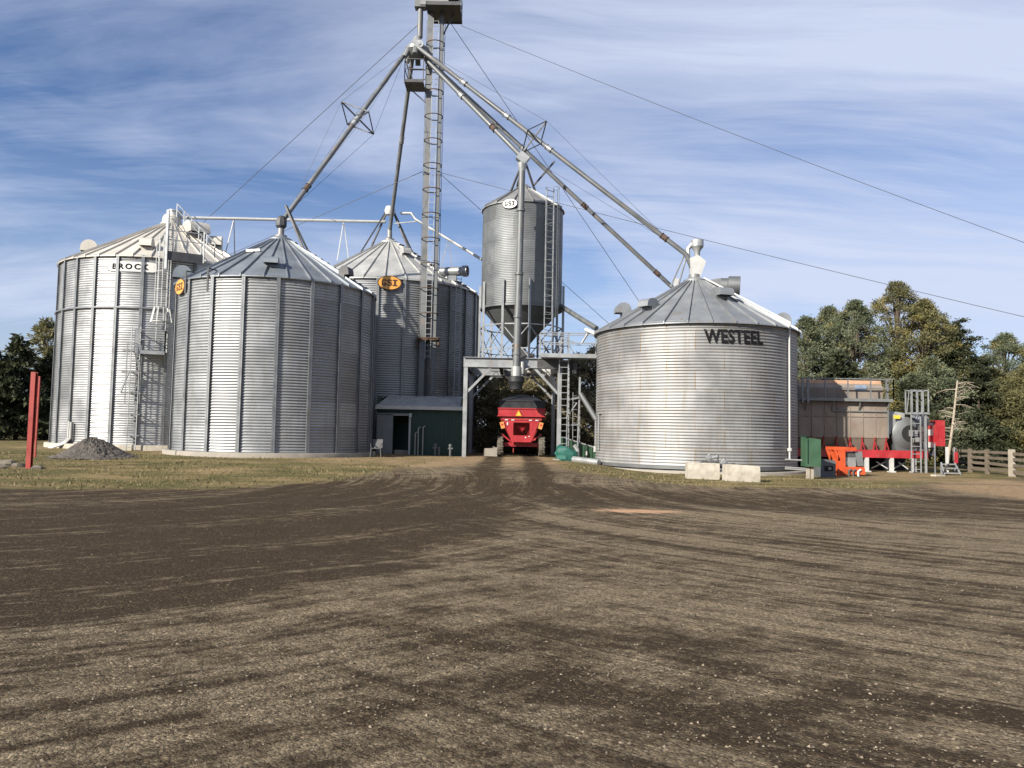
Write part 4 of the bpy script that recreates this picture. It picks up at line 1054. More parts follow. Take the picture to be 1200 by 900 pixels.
# ------------------------------------------------------------------ red wagon
def wagon():
    p = ground(610.5, 40.4); X, Y, Z = p; root = thing('grain_wagon', p, 'red gravity grain wagon with black tarpaulin roll cover seen from behind under the gantry', 'wagon')
    L = 4.6
    P = lambda x, y, z: V((X + x, Y + y, z))
    hw = 1.20
    # grain box: upper band and sloping hopper below
    b = MB(); z1, z2 = 2.42, 2.86
    b.hexa([P(-hw, 0, z1), P(hw, 0, z1), P(hw, L, z1), P(-hw, L, z1), P(-hw, 0, z2), P(hw, 0, z2), P(hw, L, z2), P(-hw, L, z2)])
    for x in (-hw - .02, hw + .02): b.box(P(x, L / 2, z1 + .03), (.05, L, .07)); b.box(P(x, L / 2, z2 - .03), (.05, L, .06))
    b.box(P(0, -.02, z1 + .03), (2 * hw, .05, .06)); b.box(P(0, -.02, z2 - .03), (2 * hw + .06, .05, .05))
    b.build('grain_box', RED, root, smooth=0)
    b = MB(); b.hexa([P(-.55, .9, 1.12), P(.55, .9, 1.12), P(.55, L - .9, 1.12), P(-.55, L - .9, 1.12), P(-hw + .04, .18, z1 - .01), P(hw - .04, .18, z1 - .01), P(hw - .04, L - .1, z1 - .01), P(-hw + .04, L - .1, z1 - .01)]); b.build('hopper', REDD, root, smooth=0)
    # rear frame with its dark opening
    b = MB(); o0, o1, o2, o3 = (-.93, 2.22), (.93, 2.22), (.50, 1.12), (-.50, 1.12); w0, w1, w2, w3 = (-.42, 2.12), (.42, 2.12), (.42, 1.46), (-.42, 1.46)
    def q4(a, b_, c, d): b.prism([P(a[0], .04, a[1]), P(b_[0], .04, b_[1]), P(c[0], .04, c[1]), P(d[0], .04, d[1])], V((0, .08, 0)))
    q4(o0, o1, w1, w0); q4(o1, o2, w2, w1); q4(o2, o3, w3, w2); q4(o3, o0, w0, w3)
    b.box(P(0, .10, 2.32), (2.05, .06, .16))
    b.build('rear_frame', RED, root, smooth=0)
    b = MB(); b.box(P(0, .09, 2.33), (2.0, .05, .10)); b.build('decal_band', REDD, root)
    b = MB(); b.prism([P(-.28, .35, 1.95), P(.28, .35, 1.95), P(.0, .5, 1.6)], V((0, .05, 0))); b.build('chute_gate', RED, root)
    # chassis
    b = MB(); b.box(P(0, .55, .98), (1.75, .16, .2)); b.box(P(0, .3, 1.1), (.95, .12, .1))
    for s in (-1, 1): b.box(P(s * .4, L / 2 + .3, 1.02), (.12, L - .3, .18)); b.bar(P(s * .85, .55, .95), P(s * 1.0, .55, .9), .16); b.bar(P(s * .5, .5, 1.1), P(s * 1.05, .45, 1.55), .08)
    b.box(P(0, L - .7, .95), (1.7, .16, .2)); b.build('chassis', RED, root, smooth=0)
    for s in (-1, 1):
        for y in (.55, L - .7):
            c = P(s * 1.07, y, Z + .52); ax = V((1, 0, 0)); b = MB()
            b.lathe([(.30, -.15), (.46, -.16), (.51, -.12), (.52, -.05), (.52, .05), (.51, .12), (.46, .16), (.30, .15)], c, 28, axis=ax)
            for i in range(22):
                a = 2 * PI * i / 22; d = V((0, math.cos(a), math.sin(a))); b.box(c + d * .525 + ax * (.07 if i % 2 else -.07), (.17, .06, .03), ax, V((0, -math.sin(a), math.cos(a))), d)
            w = b.build('wheel', RUBBER, root)
            b = MB(); b.lathe([(.31, -.1), (.27, -.08), (.1, -.02), (0, -.02)], c, 18, axis=ax); b.lathe([(0, .1), (.1, .1), (.12, .03), (.31, .1)], c, 18, axis=ax); b.build('rim', REDD, w)
    # tarpaulin
    b = MB(); secs = [(0.0, .08), (.25, .16), (.75, .36), (1.5, .40), (L - 1.5, .40), (L - .75, .36), (L, .08)]; n = 12; vs, fs = [], []
    for y, hgt in secs:
        ring = [P(-hw + .02, y, z2 + .0), P(-hw + .02, y, z2 + .34)]
        for i in range(1, n): t = -1 + 2 * i / n; ring.append(P(t * (hw - .02), y, z2 + .34 + hgt * (1 - t * t) ** .8))
        ring += [P(hw - .02, y, z2 + .34), P(hw - .02, y, z2 + .0)]; vs += ring
    m = n + 3
    for j in range(len(secs) - 1):
        for i in range(m - 1): fs.append((j * m + i, j * m + i + 1, (j + 1) * m + i + 1, (j + 1) * m + i))
    fs += [tuple(range(m)), tuple(range((len(secs) - 1) * m, len(secs) * m))[::-1]]
    b.add(vs, fs); b.box(P(0, -.015, z2 + .36), (2 * hw - .02, .04, .05)); b.build('tarpaulin', BLACKT, root, smooth=30)
    b = MB(); b.tube([P(hw + .05, .1, z2 + .42), P(hw + .05, L - .1, z2 + .42)], .04, 8); b.cyl(P(hw + .05, 0, z2 + .42), P(hw + .05, .12, z2 + .42), .07, n=10); b.build('roll_bar', SILVER, root)
    # lights, reflectors, slow-vehicle triangle
    for s in (-1, 1):
        b = MB(); b.box(P(s * .98, .0, 1.97), (.2, .08, .34), V((.96, 0, -.28 * s)), V((0, 1, 0)), V((.28 * s, 0, .96))); lt = b.build('tail_light', AMBER, root)
        b = MB(); b.box(P(s * .99, -.045, 2.0), (.09, .02, .09)); b.build('lens', RED, lt)
        for x in (.45, .78):
            b = MB(); b.box(P(s * x, .015, 2.245), (.15, .02, .045)); b.build('reflector', SIGNW, root)
    b = MB(); b.box(P(-.72, .03, 2.05), (.06, .02, .16)); b.box(P(.22, .03, 1.36), (.06, .02, .06)); b.box(P(.4, .03, 1.42), (.07, .02, .04)); b.build('reflector', SIGNW, root)
    c = P(-.16, -.05, 2.60); b = MB(); b.prism([c + V((-.2, 0, -.17)), c + V((.2, 0, -.17)), c + V((0, 0, .2))], V((0, -.012, 0))); sg = b.build('slow_triangle', ORANGE, root)
    b = MB(); b.prism([c + V((-.13, -.016, -.13)), c + V((.13, -.016, -.13)), c + V((0, -.016, .11))], V((0, -.006, 0))); b.build('triangle_face', YEL, sg)
    b = MB(); b.bar(P(0, L - .5, .95), P(0, L + .8, .75), .12); b.bar(P(-.4, .6, .8), P(-.4, .6, .55), .05); b.build('tongue', REDD, root)
wagon()
def rubble_blocks():
    for i, (px, w, h, l) in enumerate(((573.5, .55, .42, 'broken grey concrete block beside the left wheel of the wagon'), (580, .28, .52, 'small upright concrete lump touching the left wheel of the wagon'))):
        p = ground(px, 41.5 - .2 * i); b = MB(); r = random.Random(i)
        pts = [p + V((sx * w / 2 * r.uniform(.85, 1.1), sy * .25, sz * h * r.uniform(.85, 1.1) - .03)) for sz in (0, 1) for sx, sy in ((-1, -1), (1, -1), (1, 1), (-1, 1))]
        b.hexa(pts); tag(b.build('concrete_chunk', CONC, origin=p, smooth=0), l, 'concrete block')
rubble_blocks()

# ------------------------------------------------------------------ catwalk, ladder tower, pit
def catwalk():
    Y = 38.2; p0, p1 = at(633, 418, Y), at(700, 414.5, Y); p1.z = p0.z = (p0.z + p1.z) / 2 ; z = p0.z
    root = thing('catwalk', p0, 'steel catwalk with handrails bridging from the gantry to the squat bin', 'catwalk')
    b = MB(); b.box(((p0.x + p1.x) / 2, Y + .4, z), (p1.x - p0.x, .8, .05)); b.box(((p0.x + p1.x) / 2, Y, z - .02), (p1.x - p0.x, .05, .2)); b.box(((p0.x + p1.x) / 2, Y + .82, z - .02), (p1.x - p0.x, .05, .2)); b.build('deck', FRAME, root, smooth=0)
    b = MB(); b.rail([(p0.x, Y, z), (p1.x, Y, z)], 1.08, .026); b.rail([(p0.x, Y + .82, z), (p1.x, Y + .82, z)], 1.08, .02)
    b.build('railing', FRAME, root, smooth=0)
    b = MB(); gx = at(662, 400, Y).x; b.rail([(gx - .15, Y + .75, z), (gx + .2, Y + .75, z)], .95, .024); b.bar((gx - .15, Y + .7, z + .9), (gx + .75, Y + .7, z + .65), .05); b.bar((gx + .3, Y + .7, z + .5), (gx + .6, Y + .7, z + .0), .05); b.build('gate', FRAME, root)
    b = MB(); b.box((at(652, 425, Y + .4).x, Y + 1.3, z - .36), (1.85, .9, .4)); b.box((at(672, 427, Y).x, Y + 1.3, z - .5), (.5, .7, .55)); b.tube([(at(674, 427, Y).x, Y + .8, z - .3), (at(675, 434, Y).x, Y + .8, z - .85)], .12, 10); b.build('drive_unit', DARKST, root)
    root2 = thing('spout_tube', at(658, 360, 41), 'blue grey tube sloping down from the hopper bin to the squat bin eave', 'spout')
    b = MB(); b.tube([at(656, 358, 41.5), at(699, 385, 38.4)], .13, 12); b.build('tube', PIPE, root2)
    b = MB(); b.tube([at(686, 386, 38.0), at(702, 393, 37.6)], .1, 10); b.bar(at(690, 389, 38), at(682, 402, 38.6), .07); b.build('inlet', WHITE, root2)
catwalk()
def ladder_tower():
    Y = 38.6; p = ground(655, Y); root = thing('access_ladder', p, 'tall galvanised access ladder leaning on the right gantry post', 'ladder')
    a0, a1 = ground(658, Y), at(661, 428, Y); a0.y = Y
    b = MB(); b.ladder(a0, a1 + V((0, 0, 1.3)), V((1, 0, 0)), .44, .3, .02); b.build('ladder', FRAME, root)
    c0, c1 = at(666, 530, Y + .2), at(666.5, 428, Y + .2); b = MB(); b.bar(c0, c1, .06); b.bar(at(667, 468, Y + .2), at(679, 466, Y + .2), .08); b.bar(at(663, 490, Y + .2), at(676, 472, Y + .2), .05); b.bar(at(663, 498, Y + .2), at(678, 498, Y + .2), .045)
    b.bar(at(679.5, 442, Y + .25), at(676.5, 532, Y + .25), .06); b.bar(at(679.5, 442, Y + .25), at(679, 466, Y + .25), .09); b.build('side_frame', FRAME, root)
    b = MB(); b.ladder(at(675, 532, Y + 1.0), at(675.5, 460, Y + 1.0), V((1, 0, 0)), .35, .32, .014); b.build('rear_ladder', FRAME, root)
ladder_tower()
def pit():
    Y = 39.4; g = gz(3, 38)
    a, b_, c, d = at(660, 513, Y), at(700, 526, Y), at(700, 546, Y), at(660, 546, Y)
    root = thing('dump_pit_hood', d, 'dark green ribbed sheet hood sloping beside the ladder, next to the squat bin', 'pit hood')
    b = MB(); b.prism([(a.x, Y, g - .05), (c.x, Y, g - .05), (b_.x, Y, b_.z), (a.x, Y, a.z)], V((0, 2.2, 0)))
    n = 9
    for i in range(n):
        t = (i + .5) / n; x = a.x + (b_.x - a.x) * t; z = a.z + (b_.z - a.z) * t; b.box((x, Y - .02, (g + z) / 2), (.06, .04, z - g - .03))
    b.build('hood_shell', GREENP, root, smooth=0)
    b = MB(); b.bar((a.x - .05, Y - .03, a.z + .03), (b_.x, Y - .03, b_.z + .03), .06); b.build('edge_trim', SILVER, root)
    b = MB(); b.box((at(697, 526, Y).x, Y - .12, b_.z + .0), (.14, .16, .3)); b.box((at(686.5, 530, Y).x, Y - .12, at(686, 531, Y).z), (.1, .1, .2)); b.bar((at(686.5, 530, Y).x, Y - .1, g), (at(686.5, 530, Y).x, Y - .1, at(686, 534, Y).z), .05); b.build('junction_box', WHITE, root)
    # dark auger going up to the squat bin wall
    p0, p1 = at(680, 461, 38.6), at(699, 492, 38.2); o = MB().tube([p0, p1], .13, 12).tube([p1, at(698.5, 522, 38.0)], .09, 10)
    q = p0.lerp(p1, .55); d = (p1 - p0).normalized()
    tag(o.build('auger_tube', GALVD, origin=p1), 'stub of dark auger tube sloping down to the left wall of the squat bin', 'auger')
    # pale pipe on the ground
    p0, p1 = at(672, 545, 36.6), at(702, 546.5, 35.6); p0.z = gz(p0.x, 36.6) + .12; p1.z = gz(p1.x, 35.6) + .12
    tag(MB().cyl(p0, p1, .15, n=14).build('ground_pipe', SILVER, origin=p0), 'pale pipe lying on the ground between green tarp and squat bin', 'pipe')
    # green tarp over a machine
    p = ground(664, 37.2); rnd = random.Random(5); b = MB(); n, m = 18, 8; vs = []
    for j in range(m + 1):
        t = j / m
        for i in range(n):
            a = 2 * PI * i / n; r = (.46 - .08 * t ** 2) / max(abs(math.cos(a)), abs(math.sin(a))) ** .6 * (1 + .08 * math.sin(5 * a + 1.3 * j) + .08 * rnd.uniform(-1, 1)); r = r if t < .98 else r * .8
            sx = 1.05 * (1 if abs(math.cos(a)) < .7 else 1.1)
            vs.append(p + V((r * sx * math.cos(a), r * math.sin(a), .03 + .60 * t + .04 * math.sin(3 * a) * t - .12 * t * math.cos(a))))
    fs = [(j * n + i, j * n + (i + 1) % n, (j + 1) * n + (i + 1) % n, (j + 1) * n + i) for j in range(m) for i in range(n)] + [tuple(range(m * n, m * n + n))]
    b.add(vs, fs); root = thing('covered_motor', p, 'motor wrapped in a crumpled bright green tarpaulin at the foot of the ladder', 'covered machine')
    b.build('tarpaulin', TARPG, root, smooth=25)
    b = MB(); b.box(p + V((-.1, -.15, .04)), (1.1, .5, .12)); b.build('base_slab', CONC, root)
    b = MB(); b.tube([p + V((.35, .1, .75)), p + V((.5, .1, .55)), p + V((.52, .1, .1))], .1, 8); b.build('elbow', SILVER, root)
pit()

# ------------------------------------------------------------------ dryer on the right
DY = 37.7
def dryer():
    X = lambda px: at(px, 490, DY).x
    Zp = lambda py: at(1010, py, DY).z
    x0, x1 = X(922), X(1041); g = gz(16, 38)
    root = thing('grain_dryer', ((x0 + x1) / 2, DY, g), 'long dusty tan grain dryer on a red frame, half hidden by the squat bin', 'grain dryer')
    zt, zu, zm, zl, zb = Zp(445), Zp(467), Zp(471), Zp(513), Zp(529)
    D = 2.5
    b = MB(); n = 8; w = (x1 - x0) / n
    for i in range(n):
        xa, xb = x0 + i * w, x0 + (i + 1) * w - .015
        b.prism([(xa, DY, zl), (xa, DY, zm), (xa, DY + .1, zm + .05), (xa, DY + D - .1, zm + .05), (xa, DY + D, zm), (xa, DY + D, zl)], V((xb - xa, 0, 0)))
        b.prism([(xa, DY + .02, zl), (xa, DY + D - .02, zl), (xa, DY + D - .4, zb - .1), (xa, DY + .40, zb - .1)], V((xb - xa, 0, 0)))
        b.box((xb, DY - .012, (zl + zm) / 2), (.03, .03, zm - zl))
    b.box(((x0 + x1) / 2, DY - .02, Zp(488)), (x1 - x0, .03, .05)); b.build('drying_column', TAN, root, smooth=0)
    b = MB(); xt0 = X(940)
    b.prism([(xt0, DY + .45, zm + .06), (xt0, DY + .4, zu + .55), (xt0, DY + .75, zt), (xt0, DY + 1.75, zt), (xt0, DY + 2.1, zu + .55), (xt0, DY + 2.05, zm + .06)], V((x1 - xt0 - .05, 0, 0))); b.build('top_hopper', TAN, root, smooth=0)
    b = MB(); b.box(((xt0 + x1) / 2, DY + .64, zt - .09), (x1 - xt0 - .1, .05, .2), V((1, 0, 0)), V((0, .89, -.45)).normalized(), V((0, .45, .89)).normalized()); b.build('rusty_top_panel', RUSTTAN, root)
    b = MB(); b.box((X(1013), DY + .37, Zp(454)), (.55, .04, .26)); b.build('data_plate', BLUEST, root)
    b = MB(); b.box(((X(938) + X(1044)) / 2, DY + .1, zm + .08), (X(1044) - X(938), .75, .05)); b.box(((X(938) + X(1044)) / 2, DY - .28, zm + .08), (X(1044) - X(938), .04, .14))
    for px in (944, 975, 1006, 1040): b.bar((X(px), DY - .25, zm + .05), (X(px), DY, zm - .45), .05)
    cw = b.build('catwalk', GREYP, root, smooth=0)
    b = MB(); b.rail([(X(938), DY - .28, zm + .1), (X(1044), DY - .28, zm + .1)], .98, .024); b.rail([(X(1044), DY - .28, zm + .1), (X(1044), DY + .45, zm + .1)], .98, .024)
    b.bar((X(944), DY - .3, zm - .1), (X(944), DY - .3, zm + 1.1), .1); b.bar((X(938), DY - .3, zm - .1), (X(938), DY - .3, zm + 1.1), .08); b.build('railing', STIFF, cw, smooth=0)
    b = MB(); b.bar((X(975), DY - .05, Zp(482)), (X(1041), DY - .05, Zp(482)), .05); b.bar((X(1040), DY - .06, zt), (X(1040), DY - .06, zl), .05); b.build('gas_pipe', GREYP, root)
    for px in (950, 965, 980, 996, 1010.5, 1025, 1038.5):
        x = X(px); b = MB(); b.bar((x, DY - .01, zl + .05), (x, DY + .2, zb), .05); b.bar((x - .10, DY - .02, zb + .0), (x, DY - .01, zl - .2), .04); b.bar((x + .12, DY - .02, zb + .0), (x, DY - .01, zl - .2), .04); b.build('column_brace', REDD, root)
    # base frame
    xb1 = X(1084); zf = (Zp(527) + Zp(536)) / 2; hf = Zp(527) - Zp(536)
    b = MB(); b.box(((x0 + xb1) / 2, DY - .1, zf), (xb1 - x0, .12, hf)); b.box(((x0 + xb1) / 2, DY + D + .1, zf), (xb1 - x0, .12, hf)); b.box((xb1, DY + D / 2, zf), (.12, D + .3, hf)); b.build('base_frame', RED, root, smooth=0)
    for px in (945, 980, 1014, 1043, 1069):
        for y in (DY - .1, DY + D + .1):
            x = X(px); b = MB(); b.box((x, y, (g + zf - hf / 2) / 2), (.16, .16, zf - hf / 2 - g)); b.box((x, y, g + .03), (.3, .3, .06)); b.build('leg', WHITE, root)
    for pa, pb in ((1030, 1043), (1056, 1067)):
        b = MB(); b.bar((X(pa), DY + .3, Zp(541)), (X(pb), DY + .3, Zp(549)), .05); b.bar((X(pa - 4), DY + .5, Zp(549)), (X(pb), DY + .5, Zp(541)), .05); b.build('leg_brace', WHITE, root)
    b = MB(); b.box((X(1020), DY + D + .4, Zp(545)), (X(1090) - X(940), .1, Zp(536) - Zp(556))); b.build('rear_dark_sheet', DARK, root)  # near-black sheet across the gap under the dryer
    # transition duct and fan housing
    b = MB(); b.hexa([(X(1043), DY + .3, Zp(508)), (X(1062), DY + .15, Zp(508)), (X(1062), DY + 2.1, Zp(508)), (X(1043), DY + 2.1, Zp(508)), (X(1043), DY + .3, Zp(480)), (X(1062), DY + .15, Zp(483)), (X(1062), DY + 2.1, Zp(483)), (X(1043), DY + 2.1, Zp(480))]); b.build('transition_duct', SILVER, root, smooth=0)
    b = MB(); cf = V((X(1067), DY + .35, Zp(507))); b.lathe([(.36, -.3), (.76, -.22), (.80, -.18), (.80, .6), (.76, .62), (0, .62)], cf, 32, axis=V((0, 1, 0)))
    b.hexa([cf + V((-.6, -.2, -1.0)), cf + V((.7, -.2, -1.0)), cf + V((.7, .6, -1.0)), cf + V((-.6, .6, -1.0)), cf + V((-.85, -.2, -.1)), cf + V((.85, -.2, -.1)), cf + V((.85, .6, -.1)), cf + V((-.85, .6, -.1))]); fan = b.build('fan_housing', GALVD, root)
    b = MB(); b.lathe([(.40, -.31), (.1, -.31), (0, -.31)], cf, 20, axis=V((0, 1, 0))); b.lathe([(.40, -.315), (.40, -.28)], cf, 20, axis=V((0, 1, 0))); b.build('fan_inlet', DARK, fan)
    b = MB(); b.box(cf + V((.08, -.42, .02)), (.3, .3, .3)); b.box(cf + V((.2, -.45, -.3)), (.2, .25, .24)); b.build('fan_motor', SILVER, fan)
    b = MB(); b.box(cf + V((-.62, -.3, .78)), (.3, .05, .16)); b.build('warning_plate', YEL, fan)
    b = MB(); b.prism([(X(1083), DY + .2, Zp(526)), (X(1091), DY + .2, Zp(526)), (X(1091), DY + .2, Zp(488)), (X(1086), DY + .2, Zp(484)), (X(1079), DY + .2, Zp(494))], V((0, 1.2, 0))); b.build('burner_housing', SILVER, root, smooth=0)
    b = MB(); b.box((X(1092.5), DY + .55, (Zp(494) + Zp(523)) / 2), (.28, .9, Zp(494) - Zp(523))); 
    cab = b.build('control_cabinet', WHITE, root)
    b = MB(); b.box((X(1092), DY + .085, (Zp(509) + Zp(516)) / 2), (.26, .02, .3)); b.box((X(1091), DY + .085, Zp(499)), (.22, .02, .18)); b.build('cabinet_panel', RED, cab)
    b = MB(); b.box((X(1099.5), DY + .05, (Zp(491) + Zp(521)) / 2), (.36, .6, Zp(491) - Zp(521))); b.box((X(1095.5), DY - .26, Zp(508)), (.02, .02, .9)); b.build('cabinet_door', RED, cab)
    b = MB(); b.tube([(X(1085), DY, Zp(530)), (X(1092), DY - .1, Zp(533)), (X(1096), DY + .2, Zp(524))], .09, 8); b.tube([(X(1083), DY + .1, Zp(524)), (X(1097), DY, Zp(534))], .04, 6); b.build('hose', DARKST, root)
    # ladder with hooped top
    b = MB(); xa = X(1067.5); p0, p1 = V((xa, DY - .45, g)), V((xa, DY - .45, Zp(482))); b.ladder(p0, p1, V((1, 0, 0)), .44, .32, .024); lad = b.build('ladder', FRAME, root)
    b = MB(); xm = X(1072)
    for px in (1062, 1068.5, 1075, 1081):
        for yy in (DY - .55, DY + .05): b.bar((X(px), yy, Zp(484)), (X(px), yy, Zp(457)), .05)
    for z in (Zp(457), Zp(483)):
        b.bar((X(1062), DY - .55, z), (X(1081), DY - .55, z), .05); b.bar((X(1062), DY + .05, z), (X(1081), DY + .05, z), .05); b.bar((X(1062), DY - .55, z), (X(1062), DY + .05, z), .05); b.bar((X(1081), DY - .55, z), (X(1081), DY + .05, z), .05)
    b.bar((X(1059), DY - .3, Zp(483)), (X(1062), DY - .3, Zp(457)), .03); b.build('guard_cage', SILVER, lad)
    b = MB(); b.box((xm, DY - .3, Zp(484)), (.85, .6, .05)); b.bar((X(1078), DY - .5, g), (X(1078), DY - .5, Zp(484)), .08); b.build('ladder_landing', FRAME, lad)
dryer()
def orange_unit():
    Y = 33.0; X = lambda px: at(px, 545, Y).x; Zp = lambda py: at(996, py, Y).z
    g = gz(14, Y); root = thing('orange_power_unit', (X(996), Y, g), 'bright orange open-framed power unit before the red dryer frame', 'machine')
    b = MB(); zt = Zp(526)
    b.box(((X(977) + X(1003)) / 2, Y, zt), (X(1003) - X(977), .12, .14)); b.box(((X(977) + X(1003)) / 2, Y + .8, zt), (X(1003) - X(977), .12, .14))
    for y in (Y, Y + .8): b.box((X(986), y, (g + zt) / 2), (.3, .1, zt - g)); b.bar((X(978), y, zt), (X(983), y, zt - .5), .1)
    b.box((X(986), Y + .4, zt), (.28, .75, .12)); b.build('frame', ORANGE, root, smooth=0)
    b = MB(); b.hexa([(X(985), Y - .1, g + .08), (X(1013), Y - .1, g + .08), (X(1013), Y + .6, g + .08), (X(985), Y + .6, g + .08), (X(985), Y - .1, Zp(547)), (X(1012), Y - .1, Zp(547)), (X(1012), Y + .6, Zp(547)), (X(985), Y + .6, Zp(547))])
    b.build('tank', ORANGE, root, smooth=0)
    b = MB(); b.prism([(X(991), Y + .1, Zp(536)), (X(1006), Y + .1, Zp(536)), (X(1008), Y + .1, Zp(530)), (X(1003), Y + .1, Zp(529.5)), (X(990), Y + .1, Zp(530))], V((0, .5, 0))); b.build('engine_cover', DARKST, root)
    b = MB(); b.box((X(998), Y + .35, Zp(541)), (.45, .5, .35)); b.cyl((X(999), Y + .05, Zp(544)), (X(999), Y + .12, Zp(544)), .18, n=14); b.build('engine', SILVER, root)
    b = MB(); b.hexa([(X(1006), Y + .05, Zp(546)), (X(1013), Y + .05, Zp(546)), (X(1013), Y + .5, Zp(546)), (X(1006), Y + .5, Zp(546)), (X(1003), Y + .05, Zp(529)), (X(1011), Y + .05, Zp(529)), (X(1011), Y + .5, Zp(529)), (X(1003), Y + .5, Zp(529))]); b.build('side_shield', GREYP, root)
    for px in (993, 998, 1004): 
        b = MB(); b.tube([(X(px), Y - .14, g), (X(px), Y - .14, Zp(552)), (X(px) + .12, Y - .12, Zp(550))], .04, 8); b.build('hydraulic_hose', DARKST if px != 1004 else SIGNW, root)
orange_unit()
def panel_box():
    Y = 30.5; X = lambda px: at(px, 545, Y).x; Zp = lambda py: at(953, py, Y).z; g = gz(11.6, Y)
    root = thing('switch_panel', (X(953), Y, g), 'green weatherproof electrical panel on wooden posts beside the squat bin', 'electrical panel')
    b = MB(); b.hexa([(X(944), Y, Zp(547)), (X(961), Y - .1, Zp(547)), (X(961), Y + .4, Zp(547)), (X(944), Y + .5, Zp(547)), (X(944), Y, Zp(512)), (X(961), Y - .1, Zp(515)), (X(961), Y + .4, Zp(515)), (X(944), Y + .5, Zp(512))])
    b.build('cabinet', GREENP, root, smooth=0)
    b = MB(); b.box((X(946.5), Y - .0, Zp(529)), (.02, .1, .95)); b.box((X(945), Y + .2, Zp(512) + .02), (.12, .6, .03)); b.build('cabinet_edge', GREENW, root)
    for px in (948.5, 953):
        b = MB(); b.box((X(px), Y + .15, (g + Zp(546)) / 2), (.11, .11, Zp(546) - g + .1)); b.build('post', WOODP, root)
    b = MB()
    for py in (540, 549.5, 551.5): b.tube([(X(933), Y + 1.2, Zp(py) - .0), (X(947), Y + .2, Zp(py))], .03, 6)
    b.build('conduit', SILVER, root)
    Y = 32.2; X = lambda px: at(px, 550, Y).x; Zp = lambda py: at(970, py, Y).z; g = gz(12.5, Y)
    root = thing('utility_box', (X(970), Y, g), 'rounded dark grey utility box with small window beside the green panel', 'utility box')
    b = MB(); x0, x1 = X(960), X(979.5); b.prism([(x0, Y, g), (x1, Y, g), (x1, Y, Zp(541)), (x1 - .1, Y, Zp(539)), (x0 + .1, Y, Zp(538)), (x0, Y, Zp(540))], V((0, .6, 0))); b.build('case', GREYBOX, root, smooth=0)
    b = MB(); b.box((X(971), Y - .01, Zp(549)), (.34, .03, .2)); b.build('window', DARK, root)
    b = MB(); b.box((X(972), Y - .03, Zp(549)), (.12, .03, .1)); b.build('dial', SILVER, root)
panel_box()
def concrete_blocks():
    labs = ['left of two pale concrete barrier blocks before the lettered bin', 'right of two pale concrete barrier blocks before the lettered bin']
    for i, (px0, px1, Y, l) in enumerate(((806.5, 843.5, 28.9, labs[0]), (851, 891, 27.9, labs[1]))):
        a, c = ground(px0, Y), ground(px1, Y); g = min(a.z, c.z); rnd = random.Random(i + 2); b = MB(); n = 10; ht = .60
        vs, fs = [], []
        for j in range(n + 1):
            x = a.x + (c.x - a.x) * j / n; w = lambda s: rnd.uniform(-s, s)
            tilt = -.05 * j / n if i else -.02 * j / n
            vs += [(x, Y + w(.01), g - .06), (x, Y + w(.01), g + ht * .5 + tilt), (x, Y + .02 + w(.01), g + ht - .04 + tilt + w(.012)), (x, Y + .06, g + ht + tilt + w(.012)), (x, Y + .5, g + ht + tilt + w(.012)), (x, Y + .55, g - .06)]
        for j in range(n):
            for q in range(5): fs.append((j * 6 + q, (j + 1) * 6 + q, (j + 1) * 6 + q + 1, j * 6 + q + 1))
        fs += [tuple(range(6)), tuple(range(n * 6, n * 6 + 6))[::-1]]
        b.add(vs, fs); tag(b.build('concrete_block', CONCW, origin=(a.x, Y, g), smooth=40), l, 'concrete block', 'barrier blocks')
concrete_blocks()
def regulator():
    Y = 29.3; g = gz(7.5, Y); q = lambda px, py: at(px, py, Y)
    root = thing('gas_regulator', V((q(843, 560).x, Y, g)), 'dark gas pipework with round regulators standing behind the pale concrete blocks', 'gas regulator')
    b = MB(); 
    b.tube([q(821.5, 562), q(821.5, 541.5), q(823, 540.5), q(843, 542.5)], .042, 8)
    b.tube([q(840, 545), q(861, 544), q(863, 545), q(863.5, 562)], .042, 8); b.tube([q(852, 546), q(852, 562)], .04, 8); b.tube([q(841, 541), q(841.5, 533)], .03, 8); b.build('pipework', DARKST, root)
    b = MB()
    for px, py, r in ((831, 537, .13), (848.5, 542.5, .13)): b.lathe([(0, -.07), (r, -.04), (r, .04), (0, .07)], q(px, py), 16, axis=V((.3, -1, 0))); b.cyl(q(px, py) - ZF * .1, q(px, py) + ZF * .16, .05, n=10)
    b.cyl(q(834, 536.5), q(841, 535), .06, n=10); b.build('regulator', SILVER, root)
    b = MB(); b.box(q(846, 546), (.38, .2, .16)); b.cyl(q(838, 545.5), q(856, 547), .06, n=10); b.build('meter', DARKST, root)
regulator()
